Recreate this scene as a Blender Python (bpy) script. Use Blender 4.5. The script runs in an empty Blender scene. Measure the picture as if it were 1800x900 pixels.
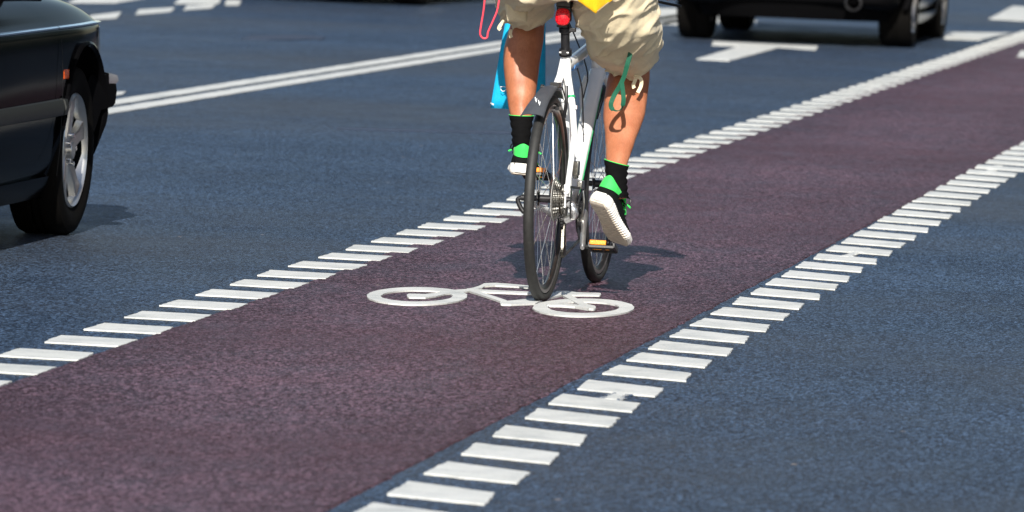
import bpy, bmesh, math, random
from mathutils import Vector, Matrix, noise
random.seed(7)
PI = math.pi
C = bpy.context.scene.collection
scn = bpy.context.scene

# ------------------------------------------------------------------ camera, light, exposure
F_PX, CAM_H, HORIZON, ROLL = 12000.0, 1.63, -335.0, 0.04
PITCH = math.atan((450 - HORIZON) / F_PX)
_F = Vector((0, math.cos(PITCH), -math.sin(PITCH)))
_R0 = Vector((1, 0, 0)); _U0 = Vector((0, math.sin(PITCH), math.cos(PITCH)))
_R = math.cos(ROLL)*_R0 + math.sin(ROLL)*_U0
_U = -math.sin(ROLL)*_R0 + math.cos(ROLL)*_U0
cam_d = bpy.data.cameras.new('camera'); cam = bpy.data.objects.new('camera', cam_d); C.objects.link(cam)
M = Matrix((_R, _U, -_F)).transposed().to_4x4(); M.translation = (0, 0, CAM_H); cam.matrix_world = M
cam_d.sensor_width = 36; cam_d.lens = 36*F_PX/1800; cam_d.clip_start = 0.5; cam_d.clip_end = 3000
cam_d.dof.use_dof = True; cam_d.dof.focus_distance = 22.75; cam_d.dof.aperture_fstop = 8.3
scn.camera = cam

SUN_EL, SUN_AZ = math.radians(31), math.radians(2.5)      # azimuth: shadows fall away from the viewer, a little to the right
world = bpy.data.worlds.new('World'); scn.world = world; world.use_nodes = True
nt = world.node_tree; bg = nt.nodes['Background']; sky = nt.nodes.new('ShaderNodeTexSky')
sky.sky_type = 'NISHITA'; sky.sun_disc = False; sky.sun_elevation = SUN_EL; sky.sun_rotation = PI + SUN_AZ
nt.links.new(sky.outputs[0], bg.inputs[0]); bg.inputs[1].default_value = 0.075
sl = bpy.data.lights.new('sun', 'SUN'); so = bpy.data.objects.new('sun', sl); C.objects.link(so)
sl.energy = 5.0; sl.angle = math.radians(0.5); sl.color = (1.0, 0.95, 0.87)
sdir = Vector((math.sin(SUN_AZ)*math.cos(SUN_EL), math.cos(SUN_AZ)*math.cos(SUN_EL), -math.sin(SUN_EL)))
so.rotation_euler = sdir.to_track_quat('-Z', 'Y').to_euler(); so.location = (-5, -10, 20)
scn.view_settings.view_transform = 'Standard'; scn.view_settings.look = 'None'
scn.view_settings.exposure = 0.62; scn.view_settings.gamma = 1

def ray(px, py): return _F + _R*((px-900)/F_PX) - _U*((py-450)/F_PX)
O = Vector((0, 0, CAM_H))
def ground(px, py, z=0.0):
    d = ray(px, py); return O + d*((z-CAM_H)/d.z)
def at(px, py, Y):
    d = ray(px, py); return O + d*(Y/d.y)
MPP = lambda Y: Y/F_PX                         # metres per photo pixel at depth Y

# ------------------------------------------------------------------ helpers
def mat(name, col=(.5,.5,.5), rough=.5, metal=0, spec=.5, **k):
    m = bpy.data.materials.new(name); m.use_nodes = True
    b = m.node_tree.nodes['Principled BSDF']
    b.inputs['Base Color'].default_value = (*col, 1); b.inputs['Roughness'].default_value = rough
    b.inputs['Metallic'].default_value = metal; b.inputs['Specular IOR Level'].default_value = spec
    for kk, v in k.items():
        b.inputs[kk.replace('_', ' ')].default_value = v
    return m
def N(m, t, **k):
    n = m.node_tree.nodes.new(t)
    for kk, v in k.items(): setattr(n, kk, v)
    return n
def coords(m):
    for n in m.node_tree.nodes:
        if n.type == 'TEX_COORD': return n
    return N(m, 'ShaderNodeTexCoord')
def noise_node(m, scale, detail=3, rough=.55, stretch=None):
    L = m.node_tree.links; c = coords(m); n = N(m, 'ShaderNodeTexNoise')
    n.inputs['Scale'].default_value = scale; n.inputs['Detail'].default_value = detail; n.inputs['Roughness'].default_value = rough
    if stretch:
        mp = N(m, 'ShaderNodeMapping'); mp.inputs['Scale'].default_value = stretch
        L.new(c.outputs['Object'], mp.inputs[0]); L.new(mp.outputs[0], n.inputs['Vector'])
    else: L.new(c.outputs['Object'], n.inputs['Vector'])
    return n
def ramp(m, src, stops):
    r = N(m, 'ShaderNodeValToRGB'); m.node_tree.links.new(src, r.inputs[0])
    e = r.color_ramp.elements
    while len(e) < len(stops): e.new(.5)
    for i, (p, c) in enumerate(stops):
        e[i].position = p; e[i].color = (*c, 1) if len(c) == 3 else c
    return r
def mix(m, fac, a, b, mode='MIX'):
    x = N(m, 'ShaderNodeMix', data_type='RGBA', blend_type=mode); L = m.node_tree.links
    for s, v in ((0, fac), (6, a), (7, b)):
        if isinstance(v, (int, float)): x.inputs[s].default_value = v
        elif isinstance(v, tuple): x.inputs[s].default_value = (*v, 1)
        else: L.new(v, x.inputs[s])
    return x.outputs[2]
def bump(m, src, strength, dist, prev=None):
    b = N(m, 'ShaderNodeBump'); b.inputs['Strength'].default_value = strength; b.inputs['Distance'].default_value = dist
    m.node_tree.links.new(src, b.inputs['Height'])
    if prev: m.node_tree.links.new(prev.outputs[0], b.inputs['Normal'])
    m.node_tree.links.new(b.outputs[0], m.node_tree.nodes['Principled BSDF'].inputs['Normal'])
    return b
def setc(m, sock, name='Base Color'): m.node_tree.links.new(sock, m.node_tree.nodes['Principled BSDF'].inputs[name])
def varied(name, col, rough=.5, amt=.25, scale=30, bscale=None, bstr=.3, bdist=.002, **k):
    m = mat(name, col, rough, **k); n = noise_node(m, scale)
    a = tuple(c*(1-amt) for c in col); b = tuple(min(1, c*(1+amt)) for c in col)
    setc(m, ramp(m, n.outputs[0], [(.3, a), (.7, b)]).outputs[0])
    if bscale: bump(m, noise_node(m, bscale, 4).outputs[0], bstr, bdist)
    return m

def thing(name, label, cat, loc=(0,0,0), rotz=0, group=None):
    o = bpy.data.objects.new(name, None); C.objects.link(o); o.location = loc; o.rotation_euler = (0, 0, rotz)
    o.empty_display_size = .1
    o['label'] = label; o['category'] = cat
    if group: o['group'] = group
    return o
def tag(o, label, cat, group=None):
    o['label'] = label; o['category'] = cat
    if group: o['group'] = group
    return o
def wmat(o):
    m = Matrix.LocRotScale(o.location, o.rotation_euler, o.scale)
    return wmat(o.parent) @ m if o.parent else m
def obj(name, bm, m, parent=None, world=False, smooth=True, angle=40, bevel=0, subsurf=0):
    """link a bmesh as ONE mesh object; world=True: its vertices are in world space"""
    bmesh.ops.recalc_face_normals(bm, faces=bm.faces[:])
    if world and parent is not None: bm.transform(wmat(parent).inverted())
    me = bpy.data.meshes.new(name); bm.to_mesh(me); bm.free()
    if smooth:
        for p in me.polygons: p.use_smooth = True
        me.set_sharp_from_angle(angle=math.radians(angle))
    for mm in (m if isinstance(m, (list, tuple)) else [m]): me.materials.append(mm)
    o = bpy.data.objects.new(name, me); C.objects.link(o)
    if parent is not None: o.parent = parent
    if bevel:
        b = o.modifiers.new('bevel', 'BEVEL'); b.width = bevel; b.segments = 2; b.limit_method = 'ANGLE'
    if subsurf:
        s = o.modifiers.new('sub', 'SUBSURF'); s.levels = s.render_levels = subsurf
    return o
def struct(name, bm, m, **k):
    o = obj(name, bm, m, smooth=False, **k); o['kind'] = 'structure'; return o

def rings(bm, rs, close=True, caps=True):
    """skin a list of vertex rings (lists of Vector)"""
    vs = [[bm.verts.new(p) for p in r] for r in rs]; n = len(rs[0])
    for a, b in zip(vs, vs[1:]):
        for i in range(n if close else n-1):
            j = (i+1) % n; bm.faces.new((a[i], a[j], b[j], b[i]))
    if caps and close:
        bm.faces.new(vs[0][::-1]); bm.faces.new(vs[-1])
    return vs
def frame_path(pts, up=Vector((0, 0, 1))):
    out = []; prev = None
    for i, p in enumerate(pts):
        d = (pts[min(i+1, len(pts)-1)] - pts[max(i-1, 0)]).normalized()
        if prev is None:
            u = d.cross(up)
            if u.length < 1e-3: u = d.cross(Vector((1, 0, 0)))
            u.normalize()
        else:
            u = prev - d*prev.dot(d); u.normalize()
        out.append((p, u, d.cross(u).normalized())); prev = u
    return out
def tube(bm, pts, r, n=12, up=Vector((0, 0, 1)), flat=1.0):
    pts = [Vector(p) for p in pts]; rr = r if isinstance(r, (list, tuple)) else [r]*len(pts)
    R = []
    for (p, u, v), q in zip(frame_path(pts, up), rr):
        R.append([p + u*math.cos(a)*q + v*math.sin(a)*q*flat for a in [2*PI*k/n for k in range(n)]])
    rings(bm, R); return bm
def smooth_path(pts, k=6):
    pts = [Vector(p) for p in pts]; out = []
    for i in range(len(pts)-1):
        p0 = pts[max(i-1, 0)]; p1 = pts[i]; p2 = pts[i+1]; p3 = pts[min(i+2, len(pts)-1)]
        for j in range(k):
            t = j/k
            out.append(.5*((2*p1) + (p2-p0)*t + (2*p0-5*p1+4*p2-p3)*t*t + (3*p1-p0-3*p2+p3)*t**3))
    out.append(pts[-1]); return out
def interp(tab, x):
    if x <= tab[0][0]: return tab[0][1]
    for (a, u), (b, v) in zip(tab, tab[1:]):
        if x <= b:
            t = (x-a)/(b-a); t = t*t*(3-2*t) if False else t
            return u + (v-u)*t
    return tab[-1][1]
def box(bm, c, s, rot=None):
    r = bmesh.ops.create_cube(bm, size=1); m = Matrix.LocRotScale(Vector(c), rot, Vector(s))
    bmesh.ops.transform(bm, matrix=m, verts=r['verts']); return r['verts']
def revolve(bm, prof, n=64, c=(0,0,0), axis='Y', close=True):
    """revolve profile of (radius, along-axis) about local Y through c"""
    c = Vector(c); R = []
    for k in range(n):
        a = 2*PI*k/n
        R.append([c + Vector((r*math.cos(a), y, r*math.sin(a))) for r, y in prof])
    vs = [[bm.verts.new(p) for p in r] for r in R]; m = len(prof)
    for i in range(n):
        a, b = vs[i], vs[(i+1) % n]
        for j in range(m if close else m-1):
            q = (j+1) % m; bm.faces.new((a[j], a[q], b[q], b[j]))
    if not close:
        for e in (0, -1):
            if prof[e][0] > 1e-6: bm.faces.new([v[e] for v in vs])
    return bm
def disc(bm, r, y0, y1, c=(0,0,0), n=48):
    return revolve(bm, [(0.0001, y0), (r, y0), (r, y1), (0.0001, y1)], n, c, close=False)
def poly_prism(bm, pts, z0, z1):
    a = [bm.verts.new((p[0], p[1], z0)) for p in pts]; b = [bm.verts.new((p[0], p[1], z1)) for p in pts]; n = len(pts)
    bm.faces.new(b); bm.faces.new(a[::-1])
    for i in range(n): bm.faces.new((a[i], a[(i+1) % n], b[(i+1) % n], b[i]))

# ------------------------------------------------------------------ materials
def road_mat(name, dark, light, spec=.34, worn=None):
    """aggregate: dark binder and lighter stone tips; the share of stone tips varies in patches and wheel tracks"""
    m = mat(name, dark, .6, spec=spec); L = m.node_tree.links
    g1 = noise_node(m, 92, 3, .8, (1, .42, 1)); g2 = noise_node(m, 200, 2, .7, (1, .40, 1)); big = noise_node(m, .5, 5, .62); mid = noise_node(m, 4.5, 5, .65, (1, .5, 1))
    def math_(op, a, b):
        n = N(m, 'ShaderNodeMath', operation=op)
        for k, v in enumerate((a, b)):
            if isinstance(v, (int, float)): n.inputs[k].default_value = v
            else: L.new(v, n.inputs[k])
        return n.outputs[0]
    def cells(sc, st, off):
        v = N(m, 'ShaderNodeTexVoronoi'); v.inputs['Scale'].default_value = sc; mp = N(m, 'ShaderNodeMapping'); mp.inputs['Scale'].default_value = (1, st, 1); mp.inputs['Location'].default_value = (off, off, 0)
        L.new(coords(m).outputs['Object'], mp.inputs[0]); L.new(mp.outputs[0], v.inputs['Vector'])
        q = N(m, 'ShaderNodeSeparateColor'); L.new(v.outputs['Color'], q.inputs[0]); return q.outputs[0]
    f = math_('ADD', math_('MULTIPLY', cells(150, .34, 0), .38), math_('MULTIPLY', cells(85, .30, 3.3), .08))
    f = math_('ADD', f, math_('MULTIPLY', g1.outputs[0], .34)); f = math_('ADD', f, math_('MULTIPLY', g2.outputs[0], .20))
    f = math_('ADD', f, math_('MULTIPLY', math_('SUBTRACT', big.outputs[0], .5), .20))
    f = math_('ADD', f, math_('MULTIPLY', math_('SUBTRACT', mid.outputs[0], .5), .14))
    if worn:      # coating worn down along the middle of the lane, fresher along both edges
        sx = N(m, 'ShaderNodeSeparateXYZ'); L.new(coords(m).outputs['Object'], sx.inputs[0])
        mr = N(m, 'ShaderNodeMapRange'); mr.inputs[1].default_value = .72; mr.inputs[2].default_value = .2; mr.inputs[3].default_value = -.03; mr.inputs[4].default_value = .025
        L.new(math_('ABSOLUTE', sx.outputs[0], 0), mr.inputs[0]); f = math_('ADD', f, mr.outputs[0])
    a = ramp(m, f, [(.37, dark), (.50, tuple((x+y)/2*.8 for x, y in zip(dark, light))), (.62, light), (.74, tuple(min(1, x*1.9) for x in light))]).outputs[0]
    hue = noise_node(m, .23, 4, .6); hr = ramp(m, hue.outputs[0], [(.42, (0,)*3), (.68, (.55,)*3)])
    a = mix(m, hr.outputs[0], a, worn if worn else (.050, .052, .055))
    sc = noise_node(m, 14, 6, .7, (1, .3, 1)); scr = ramp(m, sc.outputs[0], [(.70, (0,)*3), (.76, (.8,)*3)])
    a = mix(m, scr.outputs[0], a, tuple(min(1, x*2.0+.04) for x in light))
    vo = N(m, 'ShaderNodeTexVoronoi'); vo.inputs['Scale'].default_value = 2.6
    L.new(coords(m).outputs['Object'], vo.inputs['Vector'])
    a = mix(m, ramp(m, vo.outputs['Distance'], [(.016, (1,)*3), (.028, (0,)*3)]).outputs[0], a, (.36, .30, .26))
    setc(m, a)
    rr = ramp(m, mid.outputs[0], [(.3, (.46,)*3), (.7, (.64,)*3)]); L.new(rr.outputs[0], m.node_tree.nodes['Principled BSDF'].inputs['Roughness'])
    b1 = bump(m, g2.outputs[0], .7, .006); bump(m, g1.outputs[0], .7, .012, b1)
    return m
M_ASPH = road_mat('asphalt', (.002, .007, .020), (.047, .083, .146))
M_LANE = road_mat('red_lane_coating', (.022, .001, .002), (.122, .070, .094), spec=.32, worn=(.066, .022, .028))
M_WHITE = mat('road_paint', (.72, .73, .70), .6)
_n = noise_node(M_WHITE, 7, 5, .6); _g = noise_node(M_WHITE, 120, 3, .7)
_a = ramp(M_WHITE, _n.outputs[0], [(.3, (.44, .46, .45)), (.5, (.56, .57, .55)), (.65, (.62, .63, .60))]).outputs[0]
_a = mix(M_WHITE, .35, _a, ramp(M_WHITE, _g.outputs[0], [(.3, (.35,)*3), (.6, (.62,)*3)]).outputs[0], 'OVERLAY'); _a = mix(M_WHITE, .5, _a, ramp(M_WHITE, noise_node(M_WHITE, 1.7, 3).outputs[0], [(.35, (.38,)*3), (.6, (.54,)*3)]).outputs[0], 'OVERLAY'); _a = mix(M_WHITE, ramp(M_WHITE, noise_node(M_WHITE, 38, 5, .75).outputs[0], [(.63, (0,)*3), (.72, (.6,)*3)]).outputs[0], _a, (.16, .18, .20)); setc(M_WHITE, _a)
bump(M_WHITE, _g.outputs[0], .35, .003)
M_SMEAR = mat('worn_road_paint', (.5, .5, .5), .7)
_n = noise_node(M_SMEAR, 45, 4, .8); setc(M_SMEAR, ramp(M_SMEAR, _n.outputs[0], [(.46, (.05, .08, .13)), (.58, (.60, .61, .59))]).outputs[0])
M_SOIL = varied('skid_rubber', (.022, .036, .068), .8, .2, 20)

M_RUBBER = varied('tyre_rubber', (.016, .016, .015), .62, .25, 60, 180, .4, .001)
M_RIM = varied('black_anodised_rim', (.03, .028, .028), .3, .2, 40, metal=.4)
M_TRACK = varied('brake_track_metal', (.35, .34, .32), .35, .2, 50, metal=.9)
M_SPOKE = varied('spoke_steel', (.75, .74, .72), .25, .1, 40, metal=1)
M_STEEL = varied('dull_steel', (.42, .41, .38), .32, .3, 60, metal=1)
M_CHAIN = varied('oily_chain', (.07, .065, .055), .35, .4, 90, metal=.8)
M_ALU = varied('silver_aluminium', (.66, .66, .66), .33, .12, 40, metal=.9)
M_BLACKMET = varied('black_metal', (.02, .02, .022), .35, .3, 50, metal=.3)
M_BLACKPL = varied('black_plastic', (.010, .010, .011), .42, .3, 50, 160, .2, .001)
M_FRAME = mat('white_frame_paint', (.80, .81, .80), .22, Coat_Weight=.4)
_n = noise_node(M_FRAME, 9, 4); setc(M_FRAME, ramp(M_FRAME, _n.outputs[0], [(.3, (.72, .73, .73)), (.6, (.83, .83, .82))]).outputs[0])
M_GREENTRIM = varied('green_trim', (.03, .35, .13), .35, .1)
M_DOWNGREY = varied('shaded_frame_grey', (.30, .32, .34), .3, .1, 20)  # unused; shade on the white down tube as a grey colour
M_ORANGE = mat('orange_reflector', (.95, .33, .01), .25); _v = N(M_ORANGE, 'ShaderNodeTexVoronoi'); _v.inputs['Scale'].default_value = 260
M_ORANGE.node_tree.links.new(coords(M_ORANGE).outputs['Object'], _v.inputs[0]); setc(M_ORANGE, ramp(M_ORANGE, _v.outputs[0], [(0, (1, .42, .01)), (.8, (.8, .2, .005))]).outputs[0])
M_REDLENS = mat('red_lens', (.75, .012, .02), .2); _v = N(M_REDLENS, 'ShaderNodeTexVoronoi'); _v.inputs['Scale'].default_value = 200
M_REDLENS.node_tree.links.new(coords(M_REDLENS).outputs['Object'], _v.inputs[0]); setc(M_REDLENS, ramp(M_REDLENS, _v.outputs[0], [(0, (.95, .05, .05)), (.5, (.75, .01, .02)), (.9, (.35, .0, .01))]).outputs[0])
M_FENDER = varied('grey_black_mudguard', (.05, .055, .065), .5, .15, 30)
M_SKIN = mat('rider_skin', (.60, .30, .17), .48, spec=.4, Subsurface_Weight=.12, Subsurface_Scale=.01)  # skin colour for the whole body
M_SKIN.node_tree.nodes['Principled BSDF'].inputs['Subsurface Radius'].default_value = (1, .35, .2)
_a = ramp(M_SKIN, noise_node(M_SKIN, 14, 5, .6).outputs[0], [(.3, (.31, .105, .048)), (.7, (.42, .165, .084))]).outputs[0]
_a = mix(M_SKIN, .3, _a, ramp(M_SKIN, noise_node(M_SKIN, 260, 3, .7, (1, 1, .25)).outputs[0], [(.35, (.30,)*3), (.65, (.66,)*3)]).outputs[0], 'OVERLAY')
setc(M_SKIN, _a); bump(M_SKIN, noise_node(M_SKIN, 220, 3, .7, (1, 1, .3)).outputs[0], .25, .001)
def cloth(name, col, amt=.12, rough=.85, weave=420, **k):
    m = mat(name, col, rough, spec=(.2 if max(col) > .05 else .06), Sheen_Weight=(.12 if max(col) > .1 else 0), **k)
    a = ramp(m, noise_node(m, 9, 5, .6).outputs[0], [(.3, tuple(c*(1-amt) for c in col)), (.7, tuple(min(1, c*(1+amt)) for c in col))]).outputs[0]
    w = noise_node(m, weave, 2, .6)
    a = mix(m, .25, a, ramp(m, w.outputs[0], [(.3, (.3,)*3), (.7, (.7,)*3)]).outputs[0], 'OVERLAY'); setc(m, a)
    b = bump(m, noise_node(m, 16, 5, .55, (1, 1, .5)).outputs[0], .5, .012)
    bump(m, w.outputs[0], .3, .001, b); return m
M_KHAKI = cloth('khaki_cotton', (.62, .53, .36))
M_SOCK = cloth('black_knit', (.004, .004, .0043), .2, weave=500)
M_YELLOW = cloth('yellow_fabric', (.66, .36, .006))
M_BLUEBAG = cloth('blue_bag_fabric', (.005, .36, .62), .1, .6)
M_SHOE = cloth('black_mesh_upper', (.008, .009, .009), .25, weave=700)
M_GREEN = cloth('bright_green_neoprene', (.045, .58, .10), .08, .6)
M_SOLE = varied('white_foam_sole', (.74, .72, .68), .6, .08, 40, 200, .2, .001)
M_SOLEB = varied('grey_beige_outsole', (.52, .46, .38), .7, .15, 60, 200, .3, .001)
M_STRAP = cloth('green_webbing', (.012, .090, .052), .15, .6, 600)
M_CORD = varied('red_cord', (.75, .05, .08), .5, .1)
M_CABLE = varied('black_cable', (.012, .012, .012), .4, .2)
M_HAIR = varied('brown_hair', (.05, .03, .02), .6, .4, 60, 200, .8, .003)
M_EYE = mat('eye_white', (.75, .74, .72), .2); M_PUPIL = mat('dark_iris', (.03, .02, .015), .1)
M_LIP = mat('lips', (.42, .14, .11), .5)
M_WTEXT = mat('pale_print', (.75, .78, .8), .5); M_STITCH = varied('khaki_stitching', (.30, .25, .16), .9, .1)
M_BLUEGLINT = varied('blue_frame_highlight', (.10, .28, .62), .3, .1)  # highlight colour for the top tube

# ------------------------------------------------------------------ setting: asphalt, lane, markings
LANE = math.radians(8.7)
LE = Vector((math.sin(LANE), math.cos(LANE), 0)); LN = Vector((math.cos(LANE), -math.sin(LANE), 0))
def lane_obj(o): o.rotation_euler = (0, 0, -LANE); return o            # local x = across the lane, y = along it
def ln(v): v = Vector(v); return (v.x*LN.x + v.y*LN.y, v.x*LE.x + v.y*LE.y)
def sheet(bm, x0, x1, y0, y1, z, nx=1, ny=1):
    g = [[bm.verts.new((x0+(x1-x0)*i/nx, y0+(y1-y0)*j/ny, z)) for j in range(ny+1)] for i in range(nx+1)]
    for i in range(nx):
        for j in range(ny): bm.faces.new((g[i][j], g[i+1][j], g[i+1][j+1], g[i][j+1]))
bm = bmesh.new(); sheet(bm, -900, 900, -900, 1500, 0, 12, 12); lane_obj(struct('road', bm, M_ASPH))
bm = bmesh.new()                                                       # red lane with slightly ragged edges
L_ED = [(-20, 1.37/2)]
ys = [ -10 + k*.08 for k in range(1100)]
row = []
for y in ys:
    l = -.70 + .006*noise.noise(Vector((0, y*4, 1))) + .008*noise.noise(Vector((3, y*15, 1))) + (-.02 if y > 24 else 0)
    r = .70 + .007*noise.noise(Vector((7, y*3, 1))) + .010*noise.noise(Vector((3, y*14, 9)))
    row.append((bm.verts.new((l, y, .004)), bm.verts.new((r, y, .004)), bm.verts.new((l-.006, y, -.001)), bm.verts.new((r+.006, y, -.001))))
for a, b in zip(row, row[1:]):
    for i, k in ((0, 1), (2, 0), (1, 3)): bm.faces.new((a[i], a[k], b[k], b[i]))
o = lane_obj(struct('bicycle_lane', bm, M_LANE)); o.location = LN*(-3.47)

def ragged(pts, step=.02, amp=.004, seed=0.0):
    out = []
    for i, p in enumerate(pts):
        p = Vector((p[0], p[1], 0)); q = Vector((*pts[(i+1) % len(pts)][:2], 0)); n = max(1, int((q-p).length/step))
        for k in range(n):
            v = p.lerp(q, k/n); s = noise.noise_vector(Vector((v.x*22+seed, v.y*22, seed)))
            s2 = noise.noise_vector(Vector((v.x*70+seed, v.y*70, seed+5)))
            out.append((v.x + amp*s.x + amp*.5*s2.x, v.y + amp*s.y*1.2 + amp*.5*s2.y))
    return out
Z0, Z1 = .0012, .0058
LT = [19.119, 19.674, 20.215, 20.778, 21.32, 21.86, 22.397, 22.910, 23.445, 23.964, 24.470, 24.985, 25.52, 26.00, 26.525, 27.046]
RT_ = [15.998, 16.538, 17.08, 17.623, 18.183, 18.665, 19.188, 19.76, 20.28, 20.779, 21.299, 21.82, 22.364, 22.879, 23.389, 23.918, 24.379]
def row_marks(name, ts, quad, near, far):
    ts = list(ts)
    while ts[0] > near: ts.insert(0, ts[0]-.54)
    while ts[-1] < far: ts.append(ts[-1]+.527+.015*math.sin(len(ts)*2.3))
    bm = bmesh.new()
    for i, t in enumerate(ts):
        q = quad(t, i); poly_prism(bm, ragged(q, .02 if t < 32 else .06, .0055, i*1.7), Z0, Z1)
    return lane_obj(struct(name, bm, M_WHITE)), ts
j = lambda: random.uniform(-.007, .007)
def ql(t, i):
    b = interp([(19, -4.402), (22.4, -4.382), (26.5, -4.340), (60, -4.350)], t)
    return [(b+j(), t+j()), (b-.006+j(), t+.275+j()), (b+.226+j(), t+.258+j()), (b+.232+j(), t-.015+j())]
def qr(t, i):                                                     # t is the far right corner here
    b = interp([(15, -2.455), (18, -2.478), (24, -2.497), (32, -2.536), (60, -2.55)], t)
    return [(b-.232+j(), t-.165+j()), (b-.238+j(), t+.16+j()), (b+j(), t+j()), (b+.016+j(), t-.272+j())]
_, lts = row_marks('lane_edge_marking', LT, ql, 17.5, 58)
_, rts = row_marks('lane_edge_marking', RT_, qr, 13, 62)
# paint smears that bridge some of the dashes
bm = bmesh.new()
def smear(px, py, w, l, zz=.0065):
    c = ln(ground(px, py)); poly_prism(bm, ragged([(c[0]-w, c[1]-l), (c[0]+w*.8, c[1]-l), (c[0]+w, c[1]+l), (c[0]-w*.7, c[1]+l)], .01, .016, px), Z0, zz)
smear(1085, 697, .030, .14, .0048)
bm2 = bm; lane_obj(struct('worn_paint_patch', bm, M_SMEAR))
bm = bmesh.new(); smear(1085, 697, .014, .15, .0062)
for (px, py, w, l) in ((1513, 442, .022, .14), (1495, 450, .02, .14), (1750, 295, .024, .15), (1738, 303, .022, .14), (1668, 370, .02, .1)): smear(px, py, w, l)
lane_obj(struct('bridging_paint_marking', bm, M_WHITE))
def stripe(bm, a, b, w, seed=0, amp=.008):
    a = Vector((*a, 0)); b = Vector((*b, 0)); d = (b-a).normalized(); s = Vector((-d.y, d.x, 0))*w/2
    poly_prism(bm, ragged([tuple((a-s)[:2]), tuple((b-s)[:2]), tuple((b+s)[:2]), tuple((a+s)[:2])], .12, amp, seed), Z0, Z1)
def gxy(px, py): v = ground(px, py); return (v.x, v.y)
def extend(a, b, k0, k1):
    a = Vector(a); b = Vector(b); d = (b-a).normalized(); return tuple(a-d*k0), tuple(b+d*k1)
bm = bmesh.new()
a, b = extend(gxy(197, 181.8), gxy(883, 76.4), 12, 18); stripe(bm, a, b, .135, 1)
a, b = extend(gxy(203, 194.8), gxy(881, 86.9), 12, 18); stripe(bm, a, b, .135, 2)
struct('double_centre_line_marking', bm, M_WHITE)
bm = bmesh.new()
def gpoly(bm, pts, seed=0, amp=.01): poly_prism(bm, ragged([gxy(*p) for p in pts], .08, amp, seed), Z0, Z1)
gpoly(bm, [(140, 38), (205, 33), (213, 22), (162, 28)], 3); gpoly(bm, [(238, 27), (300, 22), (308, 14), (244, 18)], 4)
gpoly(bm, [(322, 19), (372, 15.5), (380, 8), (328, 11)], 5); gpoly(bm, [(198, 170), (217, 167), (222, 162), (201, 163)], 8)
gpoly(bm, [(60, 50), (110, 44), (120, 33), (70, 38)], 5)
struct('dashed_lane_marking', bm, M_WHITE)
bm = bmesh.new()
gpoly(bm, [(120, 6), (205, 6), (258, -2), (140, -4)], 6); gpoly(bm, [(306, 7.5), (384, 7.5), (390, -4), (318, -3)], 7)
gpoly(bm, [(395, 10), (420, 10), (424, 1), (398, 1)], 7); gpoly(bm, [(728, 7), (770, 6.5), (830, -4), (740, -4)], 7); gpoly(bm, [(852, 5), (880, 4), (884, -2), (858, -2)], 7)
struct('stop_line_marking', bm, M_WHITE)
bm = bmesh.new()
gpoly(bm, [(1224, 105), (1282, 108), (1372, 84), (1434, 89), (1437, 82), (1340, 78), (1252, 73.5), (1252, 80), (1300, 82)], 9)
gpoly(bm, [(1738, 34), (1800, 37), (1860, 40), (1850, 16), (1780, 11.5)], 12)
gpoly(bm, [(1136, 42), (1190, 44), (1330, 46), (1330, 37), (1190, 16), (1140, 16)], 11)
struct('arrow_marking', bm, M_WHITE)
bm = bmesh.new(); gpoly(bm, [(1660, 69), (1722, 71), (1760, 62), (1780, 58.5), (1660, 57.5)], 10); gpoly(bm, [(1788, 101), (1830, 104), (1835, 92), (1794, 90)], 14)
struct('cross_bar_marking', bm, M_WHITE)
bm = bmesh.new(); gpoly(bm, [(425, 69), (470, 71), (565, 70), (572, 66), (520, 62), (440, 64)], 22, .03); struct('skid_mark', bm, M_SOIL)
bm = bmesh.new(); gpoly(bm, [(596, 228), (700, 231), (900, 236), (900, 232.5), (700, 227.5), (596, 225.5)], 31, .02); struct('road_joint', bm, M_SOIL)

# bicycle symbol painted on the lane
def zp(x, y): return (620 + x/3.4615, 480 + y/3.4615)
bm = bmesh.new()
def sym(pts, k=0): poly_prism(bm, ragged([gxy(*zp(*p)) for p in pts], .03, .004, k), .0045, .0092 + .0006*k)
def ringmark(xo0, xo1, yo0, yo1, xi0, xi1, yi0, yi1, k):
    n = 72; a, b = [], []
    for i in range(n):
        t = 2*PI*i/n; c, s = math.cos(t), math.sin(t)
        for L_, x0, x1, y0, y1 in ((a, xo0, xo1, yo0, yo1), (b, xi0, xi1, yi0, yi1)):
            g = gxy(*zp((x0+x1)/2+(x1-x0)/2*c, (y0+y1)/2+(y1-y0)/2*s)); q = .004*noise.noise(Vector((g[0]*25, g[1]*25, k)))
            L_.append((g[0]+q, g[1]+q))
    z = .0092+.0002*k; va = [bm.verts.new((*p, z)) for p in a]; vb = [bm.verts.new((*p, z)) for p in b]
    wa = [bm.verts.new((*p, .0042)) for p in a]; wb = [bm.verts.new((*p, .0042)) for p in b]
    for i in range(n):
        q = (i+1) % n; bm.faces.new((va[i], va[q], vb[q], vb[i])); bm.faces.new((wa[i], wa[q], va[q], va[i])); bm.faces.new((vb[i], vb[q], wb[q], wb[i]))
ringmark(85, 698, 101, 208, 172, 608, 121, 189, 0); ringmark(1095, 1713, 171, 279, 1188, 1621, 191, 259, 0)
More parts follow.
